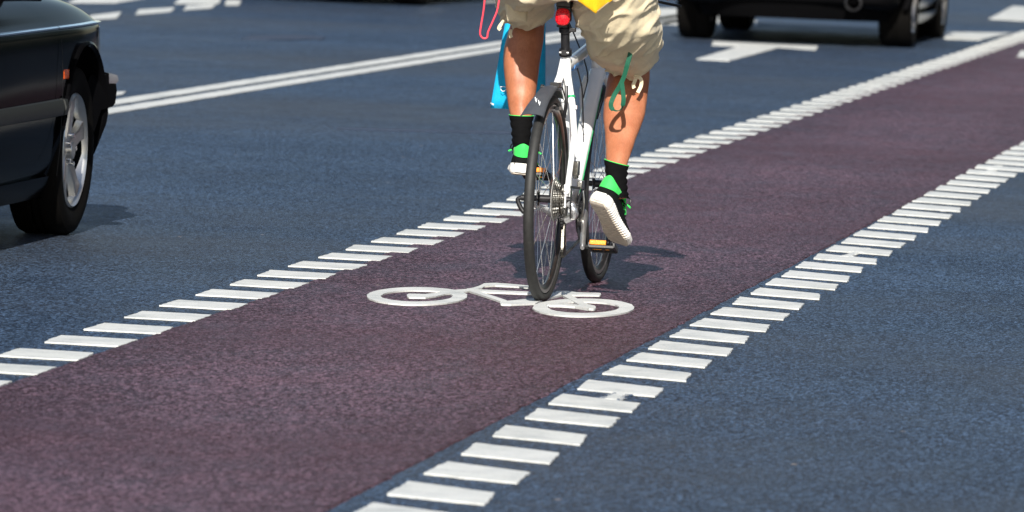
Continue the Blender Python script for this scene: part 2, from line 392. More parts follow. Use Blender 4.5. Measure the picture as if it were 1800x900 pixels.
def stroke(pts, k):
    """a painted bar through (x, y, half width) points with rounded ends"""
    L_, R_ = [], []; n = len(pts); P2 = [Vector(p[:2]) for p in pts]
    for i, p in enumerate(P2):
        d = (P2[min(i+1, n-1)]-P2[max(i-1, 0)]).normalized(); q = Vector((-d.y, d.x))*pts[i][2]
        L_.append(p+q); R_.append(p-q)
    def cap(p, d, w, s0): return [p + (d*math.cos(a)*1.3+Vector((-d.y, d.x))*math.sin(a))*w for a in [s0*PI*(.5-t/6) for t in range(1, 6)]]
    d0 = (P2[0]-P2[1]).normalized(); d1 = (P2[-1]-P2[-2]).normalized()
    poly = L_ + cap(P2[-1], d1, pts[-1][2], 1) + R_[::-1] + cap(P2[0], d0, pts[0][2], 1)
    g = [Vector((*gxy(*zp(p.x, p.y)), 0)) for p in poly]
    g = [(v.x+.0025*noise.noise(v*24), v.y+.004*noise.noise(v*24+Vector((9, 0, 0)))) for v in g]
    poly_prism(bm, g, .0045, .0092+.0003*k)
stroke([(343,153,11),(440,155,11),(505,147,10),(560,134,10),(630,127,9),(690,121,8),(735,112,8),(775,101,8)], 1)
stroke([(782,98,10),(802,87,9),(870,84,8),(970,90,7),(1066,98,6)], 2)
stroke([(700,118,7),(780,124,7),(940,131,6),(1085,137,6),(1240,145,7)], 3)
stroke([(1246,140,12),(1300,138,13),(1360,143,8),(1420,144,7),(1500,145,7)], 4)
stroke([(712,121,8),(790,145,8),(860,168,9),(930,193,10)], 5)
stroke([(906,199,8),(960,198,11),(1040,192,14),(1110,188,15)], 6)
stroke([(1100,190,13),(1160,172,11),(1220,155,10),(1290,137,9)], 7)
stroke([(1288,146,14),(1340,176,13),(1390,205,13),(1425,222,13),(1466,228,10)], 8)
stroke([(1185,211,5),(1260,212,5),(1350,218,6),(1430,229,9)], 9)
struct('bicycle_symbol_marking', bm, M_WHITE)

# ------------------------------------------------------------------ bicycle
BA = math.radians(10.2)
B0 = ground(953, 531.5)
bike = thing('bicycle', 'white city bicycle with black rear mudguard, ridden away on the red lane', 'bicycle', B0, PI/2-BA)
def bp(px, py, xb, dy=0):           # photo pixel at the depth of bike station xb -> world
    return at(px, py, B0.y + xb*math.cos(BA) + dy)
WR = .345; XB_BB, Z_BB = .428, .275; XF = 1.065
def make_wheel(x, rear):
    w = bpy.data.objects.new('wheel', None); C.objects.link(w); w.parent = bike; w.location = (x, 0, WR); w.empty_display_size = .1
    bm = bmesh.new(); R = WR-.0175
    prof = [(R+.0175*math.cos(a)*(1.0 if math.cos(a) > -.6 else .8), .0175*math.sin(a)) for a in [2*PI*k/20 for k in range(20)]]
    revolve(bm, prof, 120); obj('tyre', bm, M_RUBBER, w, angle=60)
    bm = bmesh.new(); revolve(bm, [(.313, .011), (.313, -.011), (.300, -.0105), (.288, -.004), (.286, 0), (.288, .004), (.300, .0105)], 120); obj('rim', bm, M_RIM, w)
    bm = bmesh.new()
    for s in (-1, 1): revolve(bm, [(.312, s*.0112), (.312, s*.0118), (.301, s*.0113), (.301, s*.0107)], 120)
    obj('brake_track', bm, M_TRACK, w)
    bm = bmesh.new(); fl = .028 if rear else .022
    revolve(bm, [(.0001, -.06), (.010, -.06), (.010, -fl-.004), (fl-.002, -fl-.002), (fl-.002, -fl+.002), (.013, -fl+.006), (.013, fl-.006), (fl-.002, fl-.002), (fl-.002, fl+.002), (.010, fl+.004), (.010, .06), (.0001, .06)], 32, close=False)
    obj('hub', bm, M_BLACKMET, w)
    n = 28
    for k in range(n):
        s = 1 if k % 2 else -1; a = 2*PI*k/n + .1; off = .55 if (k//2) % 2 else -.55
        bm = bmesh.new(); p = Vector((math.cos(a+off)*.024, s*fl*.95, math.sin(a+off)*.024)); q = Vector((math.cos(a)*.29, s*.003, math.sin(a)*.29))
        tube(bm, [p, q], .0011, 5); obj('spoke', bm, M_SPOKE, w)
    if rear:
        bm = bmesh.new(); disc(bm, .074, -.0295, -.0275, n=64); obj('spoke_guard', bm, mat('grey_translucent_disc', (.30, .29, .27), .4), w)
        for k in range(8):
            r = .062-.0050*k; y = -.033-k*.0044; nt_ = 28-2*k; pr = []
            bm = bmesh.new()
            for i in range(nt_*4):
                a = 2*PI*i/(nt_*4); rr = r + (.0032 if i % 4 in (1, 2) else -.0012); pr.append((rr*math.cos(a), rr*math.sin(a)))
            A = [bm.verts.new((p[0], y, p[1])) for p in pr]; B = [bm.verts.new((p[0], y-.0018, p[1])) for p in pr]
            bm.faces.new(A); bm.faces.new(B[::-1])
            for i in range(len(A)): q = (i+1) % len(A); bm.faces.new((A[i], A[q], B[q], B[i]))
            obj('sprocket', bm, M_STEEL, w, angle=30)
    return w
make_wheel(0, True); make_wheel(XF, False)
# frame in bike coordinates: x forward, y left, z up
BB = Vector((XB_BB, 0, Z_BB)); ST = Vector((.258, 0, .820)); HT = Vector((.890, 0, .875)); HB = Vector((.925, 0, .745))
RD = Vector((0, -.066, WR)); LD = Vector((0, .066, WR))
bm = bmesh.new()
tube(bm, [BB, ST], [.0165, .0165], 16); tube(bm, [ST+Vector((.012, 0, -.045)), HT+Vector((-.002, 0, -.03))], [.019, .019], 16)
tube(bm, [HB, HT], [.0225, .0225], 16)
for s in (-1, 1):
    d = Vector((0, s*.066, WR))
    tube(bm, [ST+Vector((.004, s*.004, -.02)), ST+Vector((-.012, s*.012, -.075)), ST+Vector((-.055, s*.040, -.17)), ST+Vector((-.12, s*.062, -.27)), d+Vector((.012, 0, .02))], [.014, .0135, .0115, .0105, .009], 12)
    tube(bm, [BB+Vector((-.02, s*.018, 0)), BB+Vector((-.09, s*.034, .005)), BB+Vector((-.2, s*.056, .025)), d+Vector((.012, 0, -.008))], [.012, .012, .011, .009], 12)
    box(bm, d+Vector((.002, 0, .0)), (.045, .006, .05)); box(bm, d+Vector((.010, -s*.001, .035)), (.014, .014, .03))
tube(bm, [BB+Vector((0, -.036, 0)), BB+Vector((0, .036, 0))], .021, 20, up=Vector((0, 0, 1)))
tube(bm, [ST+Vector((-.052, -.034, -.155)), ST+Vector((-.052, .034, -.155))], .008, 10)
# cable stops and bottle bosses
box(bm, ST+Vector((-.072, -.052, -.175)), (.01, .014, .012))
frame = obj('frame', bm, M_FRAME, bike)
bm = bmesh.new(); dn = (HB-BB)
tube(bm, [BB+dn*.03, BB+dn*.98], [.026, .027], 20, flat=.9); down = obj('down_tube', bm, M_FRAME, bike)
for s in (-1, 1):
    bm = bmesh.new()
    for k in range(13):
        a = BB+dn*(.10+.06*k)+Vector((0, s*.0262, -.004)); tube(bm, [a, a+dn*(.061)], [.0016, .0028], 6)
    obj('green_pinstripe', bm, M_GREENTRIM, down)
for k in (.36, .50):
    bm = bmesh.new(); p = BB+dn*k+Vector((-.012, -.004, .022)); bmesh.ops.create_uvsphere(bm, u_segments=10, v_segments=8, radius=.0035, matrix=Matrix.Translation(p)); obj('bolt', bm, M_STEEL, down)
for s in (-1, 1):
    bm = bmesh.new()
    p = ST+Vector((-.042, s*.032, -.14)); tube(bm, [p, p+Vector((-.003, s*.0015, -.007))], .0145, 14)
    obj('green_band', bm, M_GREENTRIM, frame)
bm = bmesh.new(); tube(bm, [ST+Vector((.09, 0, -.0435)), ST+Vector((.25, 0, -.038))], .0196, 16); obj('blue_highlight', bm, M_BLUEGLINT, frame)  # blue highlight on the top tube, put on as colour
bm = bmesh.new(); sd = (ST-BB).normalized()
tube(bm, [ST-sd*.02, ST+sd*.19], .0150, 18); sp = obj('seat_post', bm, M_BLACKMET, bike)
bm = bmesh.new(); tube(bm, [ST-sd*.006, ST+sd*.016], .0215, 20); box(bm, ST+Vector((-.024, 0, .004)), (.016, .018, .018)); obj('clamp', bm, M_BLACKMET, sp)
bm = bmesh.new(); tube(bm, [ST+Vector((-.026, -.016, .004)), ST+Vector((-.026, .016, .004))], .0042, 10); obj('clamp_bolt', bm, M_ALU, sp)
# saddle
bm = bmesh.new(); sc = ST+sd*.215+Vector((-.02, 0, .03)); prof = []
for k in range(25):
    t = k/24; x = -.14+.28*t; w = interp([(0, .045), (.08, .075), (.25, .078), (.5, .045), (.75, .024), (1, .016)], t); h = interp([(0, .012), (.15, .02), (.6, .014), (1, .010)], t)
    prof.append([sc+Vector((x, w*math.cos(a), h*math.sin(a)+(.012*math.cos(2*a) if t < .4 else 0)-.01*abs(math.cos(a)))) for a in [2*PI*q/20 for q in range(20)]])
rings(bm, prof); saddle = obj('saddle', bm, M_BLACKPL, bike, angle=70)
for s in (-1, 1):
    bm = bmesh.new(); tube(bm, smooth_path([sc+Vector((-.12, s*.035, -.01)), sc+Vector((-.10, s*.024, -.035)), sc+Vector((-.02, s*.022, -.042)), sc+Vector((.06, s*.02, -.035)), sc+Vector((.12, s*.006, -.008))]), .0035, 8); obj('rail', bm, M_ALU, saddle)
bm = bmesh.new(); box(bm, ST+sd*.180, (.05, .05, .03)); obj('saddle_clamp', bm, M_BLACKMET, saddle, bevel=.004)
# rear light on the seat post
lp = ST+sd*.133+Vector((-.040, 0, -.002))
bm = bmesh.new(); R_ = []
for k in range(9):
    t = k/8; x = .012*(1-2*t)*1.6; r = .026*math.sqrt(max(.02, 1-(2*t-1)**4))*(1 if k else .9)
    R_.append([lp+Vector((-x, r*.96*math.copysign(abs(math.cos(a))**.75, math.cos(a)), r*1.12*math.copysign(abs(math.sin(a))**.75, math.sin(a)))) for a in [2*PI*q/28 for q in range(28)]])
rings(bm, R_); light = obj('rear_light', bm, M_REDLENS, bike, angle=70)
bm = bmesh.new(); box(bm, lp+Vector((.022, 0, .012)), (.02, .05, .055)); box(bm, lp+Vector((.03, 0, .036)), (.03, .045, .022)); obj('bracket', bm, M_BLACKPL, light, bevel=.004)
bm = bmesh.new(); p = ST+sd*.085; tube(bm, [p-sd*.009, p+sd*.009], .021, 18); box(bm, p+Vector((-.004, -.026, 0)), (.02, .022, .014)); box(bm, p+Vector((-.018, .006, .012)), (.02, .038, .008)); obj('clamp_ring', bm, M_BLACKPL, sp, bevel=.002)
# mudguard
bm = bmesh.new(); R_ = []
for k in range(33):
    t = k/32; ph = math.radians(62+70*t); r = .368+.018*t**2; w = interp([(0, .018), (.3, .026), (.75, .029), (.93, .036), (1, .040)], t)
    ring = []
    for a in [PI*q/12 for q in range(13)]:
        ring.append((w*math.cos(a), r + .014*math.sin(a) - .008)); 
    inner = [(p[0]*.92, p[1]-.0022) for p in ring[::-1]]
    tl = .014*max(0, t-.7)/.3
    R_.append([Vector((rr*math.cos(ph), y+tl, WR+rr*math.sin(ph))) for y, rr in ring+inner])
rings(bm, R_); fender = obj('mudguard', bm, M_FENDER, bike, angle=60)
bm = bmesh.new()
for k, (dx, dz) in enumerate(((0, 0), (.007, -.004), (.014, -.003), (.018, -.011))):
    ph = math.radians(120+k*1.2); r = .397
    p = Vector((r*math.cos(ph), .016-.007*k, WR+r*math.sin(ph))); tube(bm, [p, p+Vector((-.006, -.003+.004*(k % 2), -.012))], .0014, 5)
obj('small_emblem', bm, M_WTEXT, fender)
bm = bmesh.new()
for s in (-1, 1): tube(bm, [Vector((-.035, s*.028, WR+.372)), Vector((.04, s*.032, WR+.37)), Vector((.14, s*.026, WR+.33))], .0025, 6)
box(bm, Vector((.09, 0, WR+.375)), (.04, .03, .018)); obj('bracket', bm, M_BLACKPL, fender)
# brakes behind the wheel top (two arms with pads)
for s in (-1, 1):
    bm = bmesh.new(); a = math.radians(98)
    tube(bm, smooth_path([Vector((.075, s*.036, WR+.27)), Vector((.062, s*.043, WR+.32)), Vector((.07, s*.040, WR+.375))]), [.0065]*13, 8)
    box(bm, Vector((.05, s*.020, WR+.30)), (.055, .012, .012)); obj('brake_arm', bm, M_BLACKMET, bike)
# fork, head set, stem, bar
bm = bmesh.new()
tube(bm, [HB+Vector((.003, 0, -.03)), HB+Vector((.0, 0, .002))], [.03, .027], 16)
for s in (-1, 1): tube(bm, [HB+Vector((.004, s*.03, -.022)), HB+Vector((.025, s*.050, -.07)), Vector((XF-.045, s*.052, WR+.12)), Vector((XF, s*.052, WR))], [.016, .016, .012, .009], 12)
obj('fork', bm, M_FRAME, bike)
bm = bmesh.new(); tube(bm, [HT, HT+Vector((-.032, 0, .115))], .02, 16); tube(bm, [HT+Vector((-.03, 0, .10)), HT+Vector((.06, 0, .142))], .018, 14); obj('stem', bm, M_BLACKMET, bike)
HBAR = HT+Vector((.06, 0, .145))
bm = bmesh.new(); tube(bm, smooth_path([HBAR+Vector((-.035, -.30, .0)), HBAR+Vector((-.012, -.16, .0)), HBAR, HBAR+Vector((-.012, .16, 0)), HBAR+Vector((-.035, .30, 0))]), .0135, 12); hb = obj('handlebar', bm, M_BLACKMET, bike)
for s in (-1, 1):
    bm = bmesh.new(); tube(bm, [HBAR+Vector((-.020, s*.185, 0)), HBAR+Vector((-.035, s*.30, 0))], .0165, 14); obj('grip', bm, M_RUBBER, hb)
    bm = bmesh.new(); tube(bm, smooth_path([HBAR+Vector((-.01, s*.16, -.012)), HBAR+Vector((.04, s*.18, -.03)), HBAR+Vector((.045, s*.27, -.045))]), .005, 8); obj('brake_lever', bm, M_BLACKMET, hb)
# brake and gear cables
for pts in ([HBAR+Vector((.03, -.17, -.02)), HBAR+Vector((.02, -.12, -.10)), HT+Vector((-.02, -.035, -.04)), HT+Vector((-.10, -.024, -.06))],
            [HBAR+Vector((.03, .17, -.02)), HBAR+Vector((.05, .1, -.16)), HT+Vector((.0, .03, -.14)), BB+dn*.8+Vector((0, .03, 0))],
            [HBAR+Vector((.03, -.17, -.02)), HBAR+Vector((.05, -.14, -.2)), HB+Vector((.02, -.05, -.02)), BB+dn*.7+Vector((0, -.03, -.02))],
            [ST+Vector((.16, -.014, -.05)), ST+Vector((.19, -.028, -.12)), ST+Vector((.23, -.028, -.20)), ST+Vector((.30, -.02, -.26))]):
    bm = bmesh.new(); tube(bm, smooth_path(pts), .0026, 8); obj('cable', bm, M_CABLE, bike)
bm = bmesh.new(); tube(bm, smooth_path([RD+Vector((.09, .0, .02)), RD+Vector((.03, -.012, .035)), RD+Vector((-.035, -.022, .01)), RD+Vector((-.03, -.022, -.05)), RD+Vector((0, -.018, -.06))]), .0026, 8); obj('gear_cable', bm, M_CABLE, bike)
# quick release
for ya, yb in ((-.082, -.066), (.066, .084)): bm = bmesh.new(); disc(bm, .0105, ya, yb, (0, 0, WR), 16); obj('axle_nut', bm, M_BLACKMET, bike)
bm = bmesh.new(); tube(bm, smooth_path([Vector((0, .084, WR)), Vector((.0, .096, WR-.008)), Vector((.0, .085, WR-.034)), Vector((0, .072, WR-.05))]), [.008]*18+[.006], 10); obj('quick_release_lever', bm, M_BLACKPL, bike)
# chainrings, cranks
bm = bmesh.new()
for r, y in ((.085, -.046), (.066, -.039)):
    nt_ = int(r/.0021); pr = [((r+(.0035 if i % 4 in (1, 2) else -.001))*math.cos(2*PI*i/(nt_*4)), (r+(.0035 if i % 4 in (1, 2) else -.001))*math.sin(2*PI*i/(nt_*4))) for i in range(nt_*4)]
    inn = [(.72*r*math.cos(2*PI*i/(nt_*4)), .72*r*math.sin(2*PI*i/(nt_*4))) for i in range(nt_*4)]
    q4 = [[bm.verts.new((XB_BB+p[0], yy, Z_BB+p[1])) for p in L_] for L_ in (pr, inn) for yy in (y, y-.003)]
    n_ = nt_*4
    for i in range(n_):
        q = (i+1) % n_; a, b, c, d = q4
        bm.faces.new((a[i], a[q], c[q], c[i])); bm.faces.new((b[i], b[q], d[q], d[i])); bm.faces.new((a[i], a[q], b[q], b[i])); bm.faces.new((c[i], c[q], d[q], d[i]))
for k in range(5):
    a = 2*PI*k/5; tube(bm, [Vector((XB_BB, -.05, Z_BB)), Vector((XB_BB+.066*math.cos(a), -.047, Z_BB+.066*math.sin(a)))], [.010, .006], 8)
obj('chainring', bm, M_BLACKMET, bike, angle=30)
PED_R = Vector((XB_BB-.115, -.087, Z_BB-.100)); PED_L = Vector((XB_BB+.105, .075, Z_BB+.122))
for s, P in ((-1, PED_R), (1, PED_L)):
    bm = bmesh.new(); a = Vector((XB_BB, s*.058, Z_BB)); b = P.copy(); b.y = s*.075
    tube(bm, [a+(a-b)*.08, a, a.lerp(b, .5), b, b+(b-a)*.07], [.012, .017, .0125, .013, .009], 14, up=Vector((0, 1, 0)), flat=.75); obj('crank', bm, M_ALU, bike, angle=60)
    # pedal: cage with reflectors front and back
    pc = P + Vector((0, s*.058, -.002)); pt = thing('pedal', '', ''); del pt['label'], pt['category']; pt.parent = bike; pt.location = pc; pt.rotation_euler = (0, 0.28, 0)
    bm = bmesh.new(); tube(bm, [Vector((0, -s*.06, 0)), Vector((0, s*.045, 0))], .008, 10)
    for xx in (-.036, .036):
        box(bm, Vector((xx, 0, -.006)), (.008, .085, .010)); 
        for q in range(6): box(bm, Vector((xx*.8, -.036+q*.0145, .010)), (.012, .004, .008))
    for yy in (-.042, .0, .042): box(bm, Vector((0, yy, 0)), (.078, .008, .018))
    obj('pedal_cage', bm, M_BLACKPL, pt, bevel=.0015)
    for xx in (-.041, .041):
        bm = bmesh.new(); box(bm, Vector((xx, s*-.012, .007)), (.006, .056, .016)); obj('reflector', bm, M_ORANGE, pt, bevel=.002)
# rear derailleur and chain
UP = Vector((.012, -.055, WR-.070)); LP = Vector((.018, -.060, WR-.172))
bm = bmesh.new(); tube(bm, smooth_path([RD+Vector((.0, -.012, -.012)), RD+Vector((-.012, -.028, -.030)), RD+Vector((.004, -.026, -.052)), UP+Vector((0, -.010, .0))]), [.012]*6+[.015]*7+[.012]*6, 12)
bmesh.ops.create_uvsphere(bm, u_segments=14, v_segments=10, radius=.014, matrix=Matrix.Translation(RD+Vector((-.006, -.022, -.018))))
box(bm, RD+Vector((0.01, -.026, -.045)), (.03, .012, .04)); der = obj('rear_derailleur', bm, M_ALU, bike, angle=60)
for y in (-.009, .007):
    bm = bmesh.new(); tube(bm, [UP+Vector((0, y, .01)), LP+Vector((0, y, -.012))], [.012, .010], 10, up=Vector((0, 1, 0)), flat=.18); obj('cage_plate', bm, M_BLACKMET, der)
for P in (UP, LP):
    bm = bmesh.new()
    pr = [((.020+(.003 if i % 4 in (1, 2) else -.001))*math.cos(2*PI*i/44), (.020+(.003 if i % 4 in (1, 2) else -.001))*math.sin(2*PI*i/44)) for i in range(44)]
    A = [bm.verts.new(P+Vector((p[0], .003, p[1]))) for p in pr]; B = [bm.verts.new(P+Vector((p[0], -.004, p[1]))) for p in pr]; bm.faces.new(A); bm.faces.new(B[::-1])
    for i in range(44): q = (i+1) % 44; bm.faces.new((A[i], A[q], B[q], B[i]))
    obj('jockey_wheel', bm, M_BLACKPL, der, angle=30)
def arc(c, r, a0, a1, y, n=16): return [Vector((c.x+r*math.cos(math.radians(a0+(a1-a0)*k/n)), y, c.z+r*math.sin(math.radians(a0+(a1-a0)*k/n)))) for k in range(n+1)]
CW = Vector((0, -.05, WR))
path = arc(BB, .087, 95, -95, -.046, 30) + arc(LP, .020, -60, -200, -.060, 12) + arc(UP, .020, -30, 60, -.055, 8) + arc(CW, .045, -75, -265, -.052, 20)
path.append(path[0])
dense = []
for a, b in zip(path, path[1:]):
    n = max(1, int((b-a).length/.0032)); dense += [a.lerp(b, k/n) for k in range(n)]
bm = bmesh.new(); acc = 0; k = 0; last = dense[0]
for i in range(1, len(dense)-1):
    acc += (dense[i]-dense[i-1]).length
    if acc >= .0127/2:
        d = (dense[i+1]-dense[i-1]).normalized(); up = d.cross(Vector((0, 1, 0))).normalized(); m = Matrix((d, Vector((0, 1, 0)), up)).transposed()
        wide = k % 2
        for s in (-1, 1): box(bm, dense[i]+Vector((0, s*(.0034 if wide else .0022), 0)), (.0105, .0012, .008), m.to_euler())
        box(bm, dense[i]+d*.005, (.004, .0085, .004), m.to_euler()); acc = 0; k += 1
obj('chain', bm, M_CHAIN, bike, smooth=False)
bm = bmesh.new(); box(bm, BB+Vector((-.028, -.046, .10)), (.05, .018, .028)); tube(bm, [BB+Vector((-.03, -.03, .12)), BB+Vector((-.035, -.02, .17))], .010, 10); box(bm, BB+Vector((-.035, -.02, .155)), (.035, .04, .05)); obj('front_derailleur', bm, M_STEEL, bike, bevel=.003)
bm = bmesh.new(); tube(bm, smooth_path([BB+Vector((-.035, -.05, -.03)), BB+Vector((-.045, -.062, .03)), BB+Vector((-.03, -.055, .08))]), .004, 8); obj('chain_guide', bm, M_STEEL, bike)

# ------------------------------------------------------------------ the rider
PB = Vector((B0.x+.06, B0.y+.3, 0))
person = thing('person', 'cyclist seen from behind in khaki cargo shorts, black socks and green heeled black sneakers', 'person', PB)
def sec(px0, px1, py, xb, ry, n=28, tilt=0.0, sq=1.0, shift=0):
    """ring around a limb: photo pixels give its left and right edge, xb its station, ry its depth radius"""
    Y = B0.y + xb*math.cos(BA) ; c = at((px0+px1)/2, py, Y); rx = (px1-px0)/2*MPP(Y)
    out = []
    for k in range(n):
        a = 2*PI*k/n; x = rx*math.cos(a); y = ry*math.sin(a)
        out.append(c+Vector((x, y*math.cos(tilt), y*math.sin(tilt)+shift*math.cos(a))))
    return out
def secs_dense(rows, k=4, **kw):
    """rows: (py, x0, x1, xb, ry[, tilt[, shift]]); Catmull-Rom interpolation between them"""
    R = [tuple(r)+(0,)*(7-len(r)) for r in rows]; out = []
    for i in range(len(R)-1):
        p0, p1, p2, p3 = R[max(i-1, 0)], R[i], R[i+1], R[min(i+2, len(R)-1)]
        for q in range(k):
            t = q/k; v = [.5*((2*b)+(c-a)*t+(2*a-5*b+4*c-d)*t*t+(3*b-a-3*c+d)*t**3) for a, b, c, d in zip(p0, p1, p2, p3)]
            out.append(sec(v[1], v[2], v[0], v[3], v[4], tilt=v[5], shift=v[6], **kw))
    v = R[-1]; out.append(sec(v[1], v[2], v[0], v[3], v[4], tilt=v[5], shift=v[6], **kw)); return out
CALF_L = [(15, 905, 962, .67, .062), (45, 896, 958, .67, .062), (62, 892, 957, .65, .062), (85, 886, 953, .635, .063), (110, 884, 949, .62, .062), (135, 886, 946, .605, .058),
          (160, 890, 943, .59, .050), (185, 894, 938, .565, .043), (203, 897, 936, .545, .039), (225, 901, 932, .52, .036), (250, 903, 929, .49, .038), (272, 903, 929, .48, .040)]
CALF_R = [(95, 1078, 1142, .62, .062), (125, 1071, 1141, .62, .062), (150, 1066, 1140, .59, .060), (175, 1062, 1138, .56, .060), (198, 1060, 1134, .53, .059), (220, 1061, 1127, .495, .054),
          (245, 1063, 1118, .455, .046), (270, 1064, 1109, .415, .039), (290, 1065, 1102, .385, .035), (312, 1068, 1099, .35, .034), (332, 1071, 1100, .32, .038), (348, 1074, 1103, .31, .040)]
def foot(Mx):    # simple foot inside each shoe
    R_ = []
    for x, w, h, z in ((.02, .02, .02, .045), (.05, .028, .035, .05), (.10, .03, .035, .05), (.16, .036, .026, .042), (.22, .038, .018, .036), (.26, .022, .010, .032)):
        R_.append([Mx @ Vector((x, w*math.cos(a), z+h*math.sin(a))) for a in [2*PI*k/16 for k in range(16)]])
    return R_
# shoe frames: x toe-wards, y left, z up
def basis(o, xd, roll=0):
    x = xd.normalized(); y = Vector((0, 0, 1)).cross(x).normalized(); z = x.cross(y)
    m = Matrix((x, y, z)).transposed().to_4x4() @ Matrix.Rotation(roll, 4, 'X'); m.translation = o; return m
ML = basis(bp(915.5, 309, .405), Vector((math.sin(BA)-.12, .985, -.02)), math.radians(3))
h0 = bp(1046, 355, .215); t0 = bp(1093, 441, .42)
MR = basis(h0, t0-h0, math.radians(13))

def capsule(bm, pts, n=18):
    """pts: (Vector, rx, ry) path of elliptical sections with rounded ends"""
    P = [p[0] for p in pts]; fr = frame_path(P); R_ = []
    for (p, u, v), (_, a, b) in zip(fr, pts): R_.append([p+u*math.cos(t)*a+v*math.sin(t)*b for t in [2*PI*k/n for k in range(n)]])
    d0 = (P[0]-P[1]).normalized(); d1 = (P[-1]-P[-2]).normalized()
    def cap(i, d):
        p, u, v = fr[i]; a, b = pts[i][1], pts[i][2]
        return [[p+d*min(a, b)*math.sin(f)+(u*math.cos(t)*a+v*math.sin(t)*b)*math.cos(f) for t in [2*PI*k/n for k in range(n)]] for f in (.5, 1.0, 1.4)]
    rings(bm, cap(0, d0)[::-1]+R_+cap(-1, d1))
V = Vector
FW = V((math.sin(BA), math.cos(BA), 0)); LF = V((-math.cos(BA), math.sin(BA), 0))
def bl(x, y, z): return B0 + FW*x + LF*y + V((0, 0, z-B0.z))          # bike coordinates -> world
HIPR = bp(1056, -40, .22); HIPL = bp(952, -62, .22); KNR = bp(1106, 108, .62); KNL = bp(924, 22, .70)
bm = bmesh.new()
def anatomy(rs, side):
    out = []
    for i, r in enumerate(rs):
        c = sum(r, V())/len(r); t = i/(len(rs)-1); belly = math.exp(-((t-.42)/.20)**2); low = .6*math.exp(-((t-.64)/.06)**2); knee = math.exp(-((t-.13)/.09)**2); q = []
        for k, p in enumerate(r):
            a = 2*PI*k/len(r); d = math.atan2(math.sin(a+PI/2), math.cos(a+PI/2))        # 0 = straight back
            g = -.055*belly*math.exp(-(d/.22)**2) + .045*belly*(math.exp(-((d-.75*side)/.42)**2)+.6*math.exp(-((d+.75*side)/.42)**2))
            g += low*(.16*math.exp(-(d/.35)**2) - .10*math.exp(-((abs(d)-.85)/.4)**2))
            g += knee*(.06*math.exp(-((abs(d)-.6)/.22)**2) - .05*math.exp(-(d/.3)**2))
            q.append(c+(p-c)*(1+g))
        out.append(q)
    return out
rings(bm, anatomy(secs_dense(CALF_L), -1)); rings(bm, anatomy(secs_dense(CALF_R), 1)); rings(bm, foot(ML)); rings(bm, foot(MR))
capsule(bm, [(HIPL, .068, .07), (HIPL.lerp(KNL, .4), .066, .066), (HIPL.lerp(KNL, .8), .058, .058), (KNL, .052, .054)])
capsule(bm, [(HIPR, .072, .075), (HIPR.lerp(KNR, .4), .070, .070), (HIPR.lerp(KNR, .8), .058, .060), (KNR, .054, .056)])
WAIST = bl(.27, 0, 1.22); CHEST = bl(.46, 0, 1.50); NECK = bl(.56, 0, 1.66); HEADC = bl(.635, 0, 1.80)
capsule(bm, [(bl(.20, 0, 1.10), .15, .105), (WAIST, .15, .11), (bl(.38, 0, 1.38), .165, .115), (CHEST, .18, .115), (bl(.51, 0, 1.585), .13, .09), (NECK, .06, .06)], 24)
capsule(bm, [(NECK-V((0, 0, .03)), .058, .058), (HEADC-V((0, 0, .05)), .055, .055)])
_b0 = len(bm.verts)
r = bmesh.ops.create_uvsphere(bm, u_segments=28, v_segments=20, radius=1)
for v in r['verts']:
    q = v.co.copy(); jaw = 1-.28*max(0, -q.z)
    v.co = HEADC + FW*(q.y*.098*(1-.08*max(0, -q.z))) + LF*(-q.x*.076*jaw) + V((0, 0, q.z*.118))
capsule(bm, [(HEADC+FW*.096+V((0, 0, .012)), .008, .010), (HEADC+FW*.108+V((0, 0, -.018)), .013, .012)], 10)
for s in (-1, 1): capsule(bm, [(HEADC+LF*s*.076+V((0, 0, .02)), .006, .016), (HEADC+LF*s*.080+V((0, 0, -.02)), .005, .010)], 10)
HANDS = {}
for s in (-1, 1):
    sh = bl(.50, s*.175, 1.52); el = bl(.66, s*.30, 1.25); wr = bl(.895, s*.262, 1.075); kn = bl(.955, s*.245, 1.048)
    capsule(bm, [(sh, .058, .058), (sh.lerp(el, .5), .047, .047), (el, .038, .04)]); capsule(bm, [(el, .040, .042), (el.lerp(wr, .35), .042, .042), (wr, .024, .030)])
    capsule(bm, [(wr, .018, .030), (kn, .017, .042)])
    for f in range(4):
        y = s*(.210+f*.021); ln_ = (.9, 1, .95, .8)[f]; c = HBAR
        pts_ = [bl(c.x-.02, y, c.z+.028), bl(c.x+.012*ln_, y, c.z+.026), bl(c.x+.026*ln_, y, c.z+.004), bl(c.x+.014, y, c.z-.020*ln_), bl(c.x-.012, y, c.z-.022*ln_)]
        capsule(bm, [(p, .0088-.0006*i, .0088-.0006*i) for i, p in enumerate(pts_)], 10)
    capsule(bm, [(bl(HBAR.x-.04, s*.205, HBAR.z+.02), .011, .011), (bl(HBAR.x-.02, s*.185, HBAR.z-.006), .010, .010), (bl(HBAR.x+.002, s*.188, HBAR.z-.022), .008, .008)], 10)
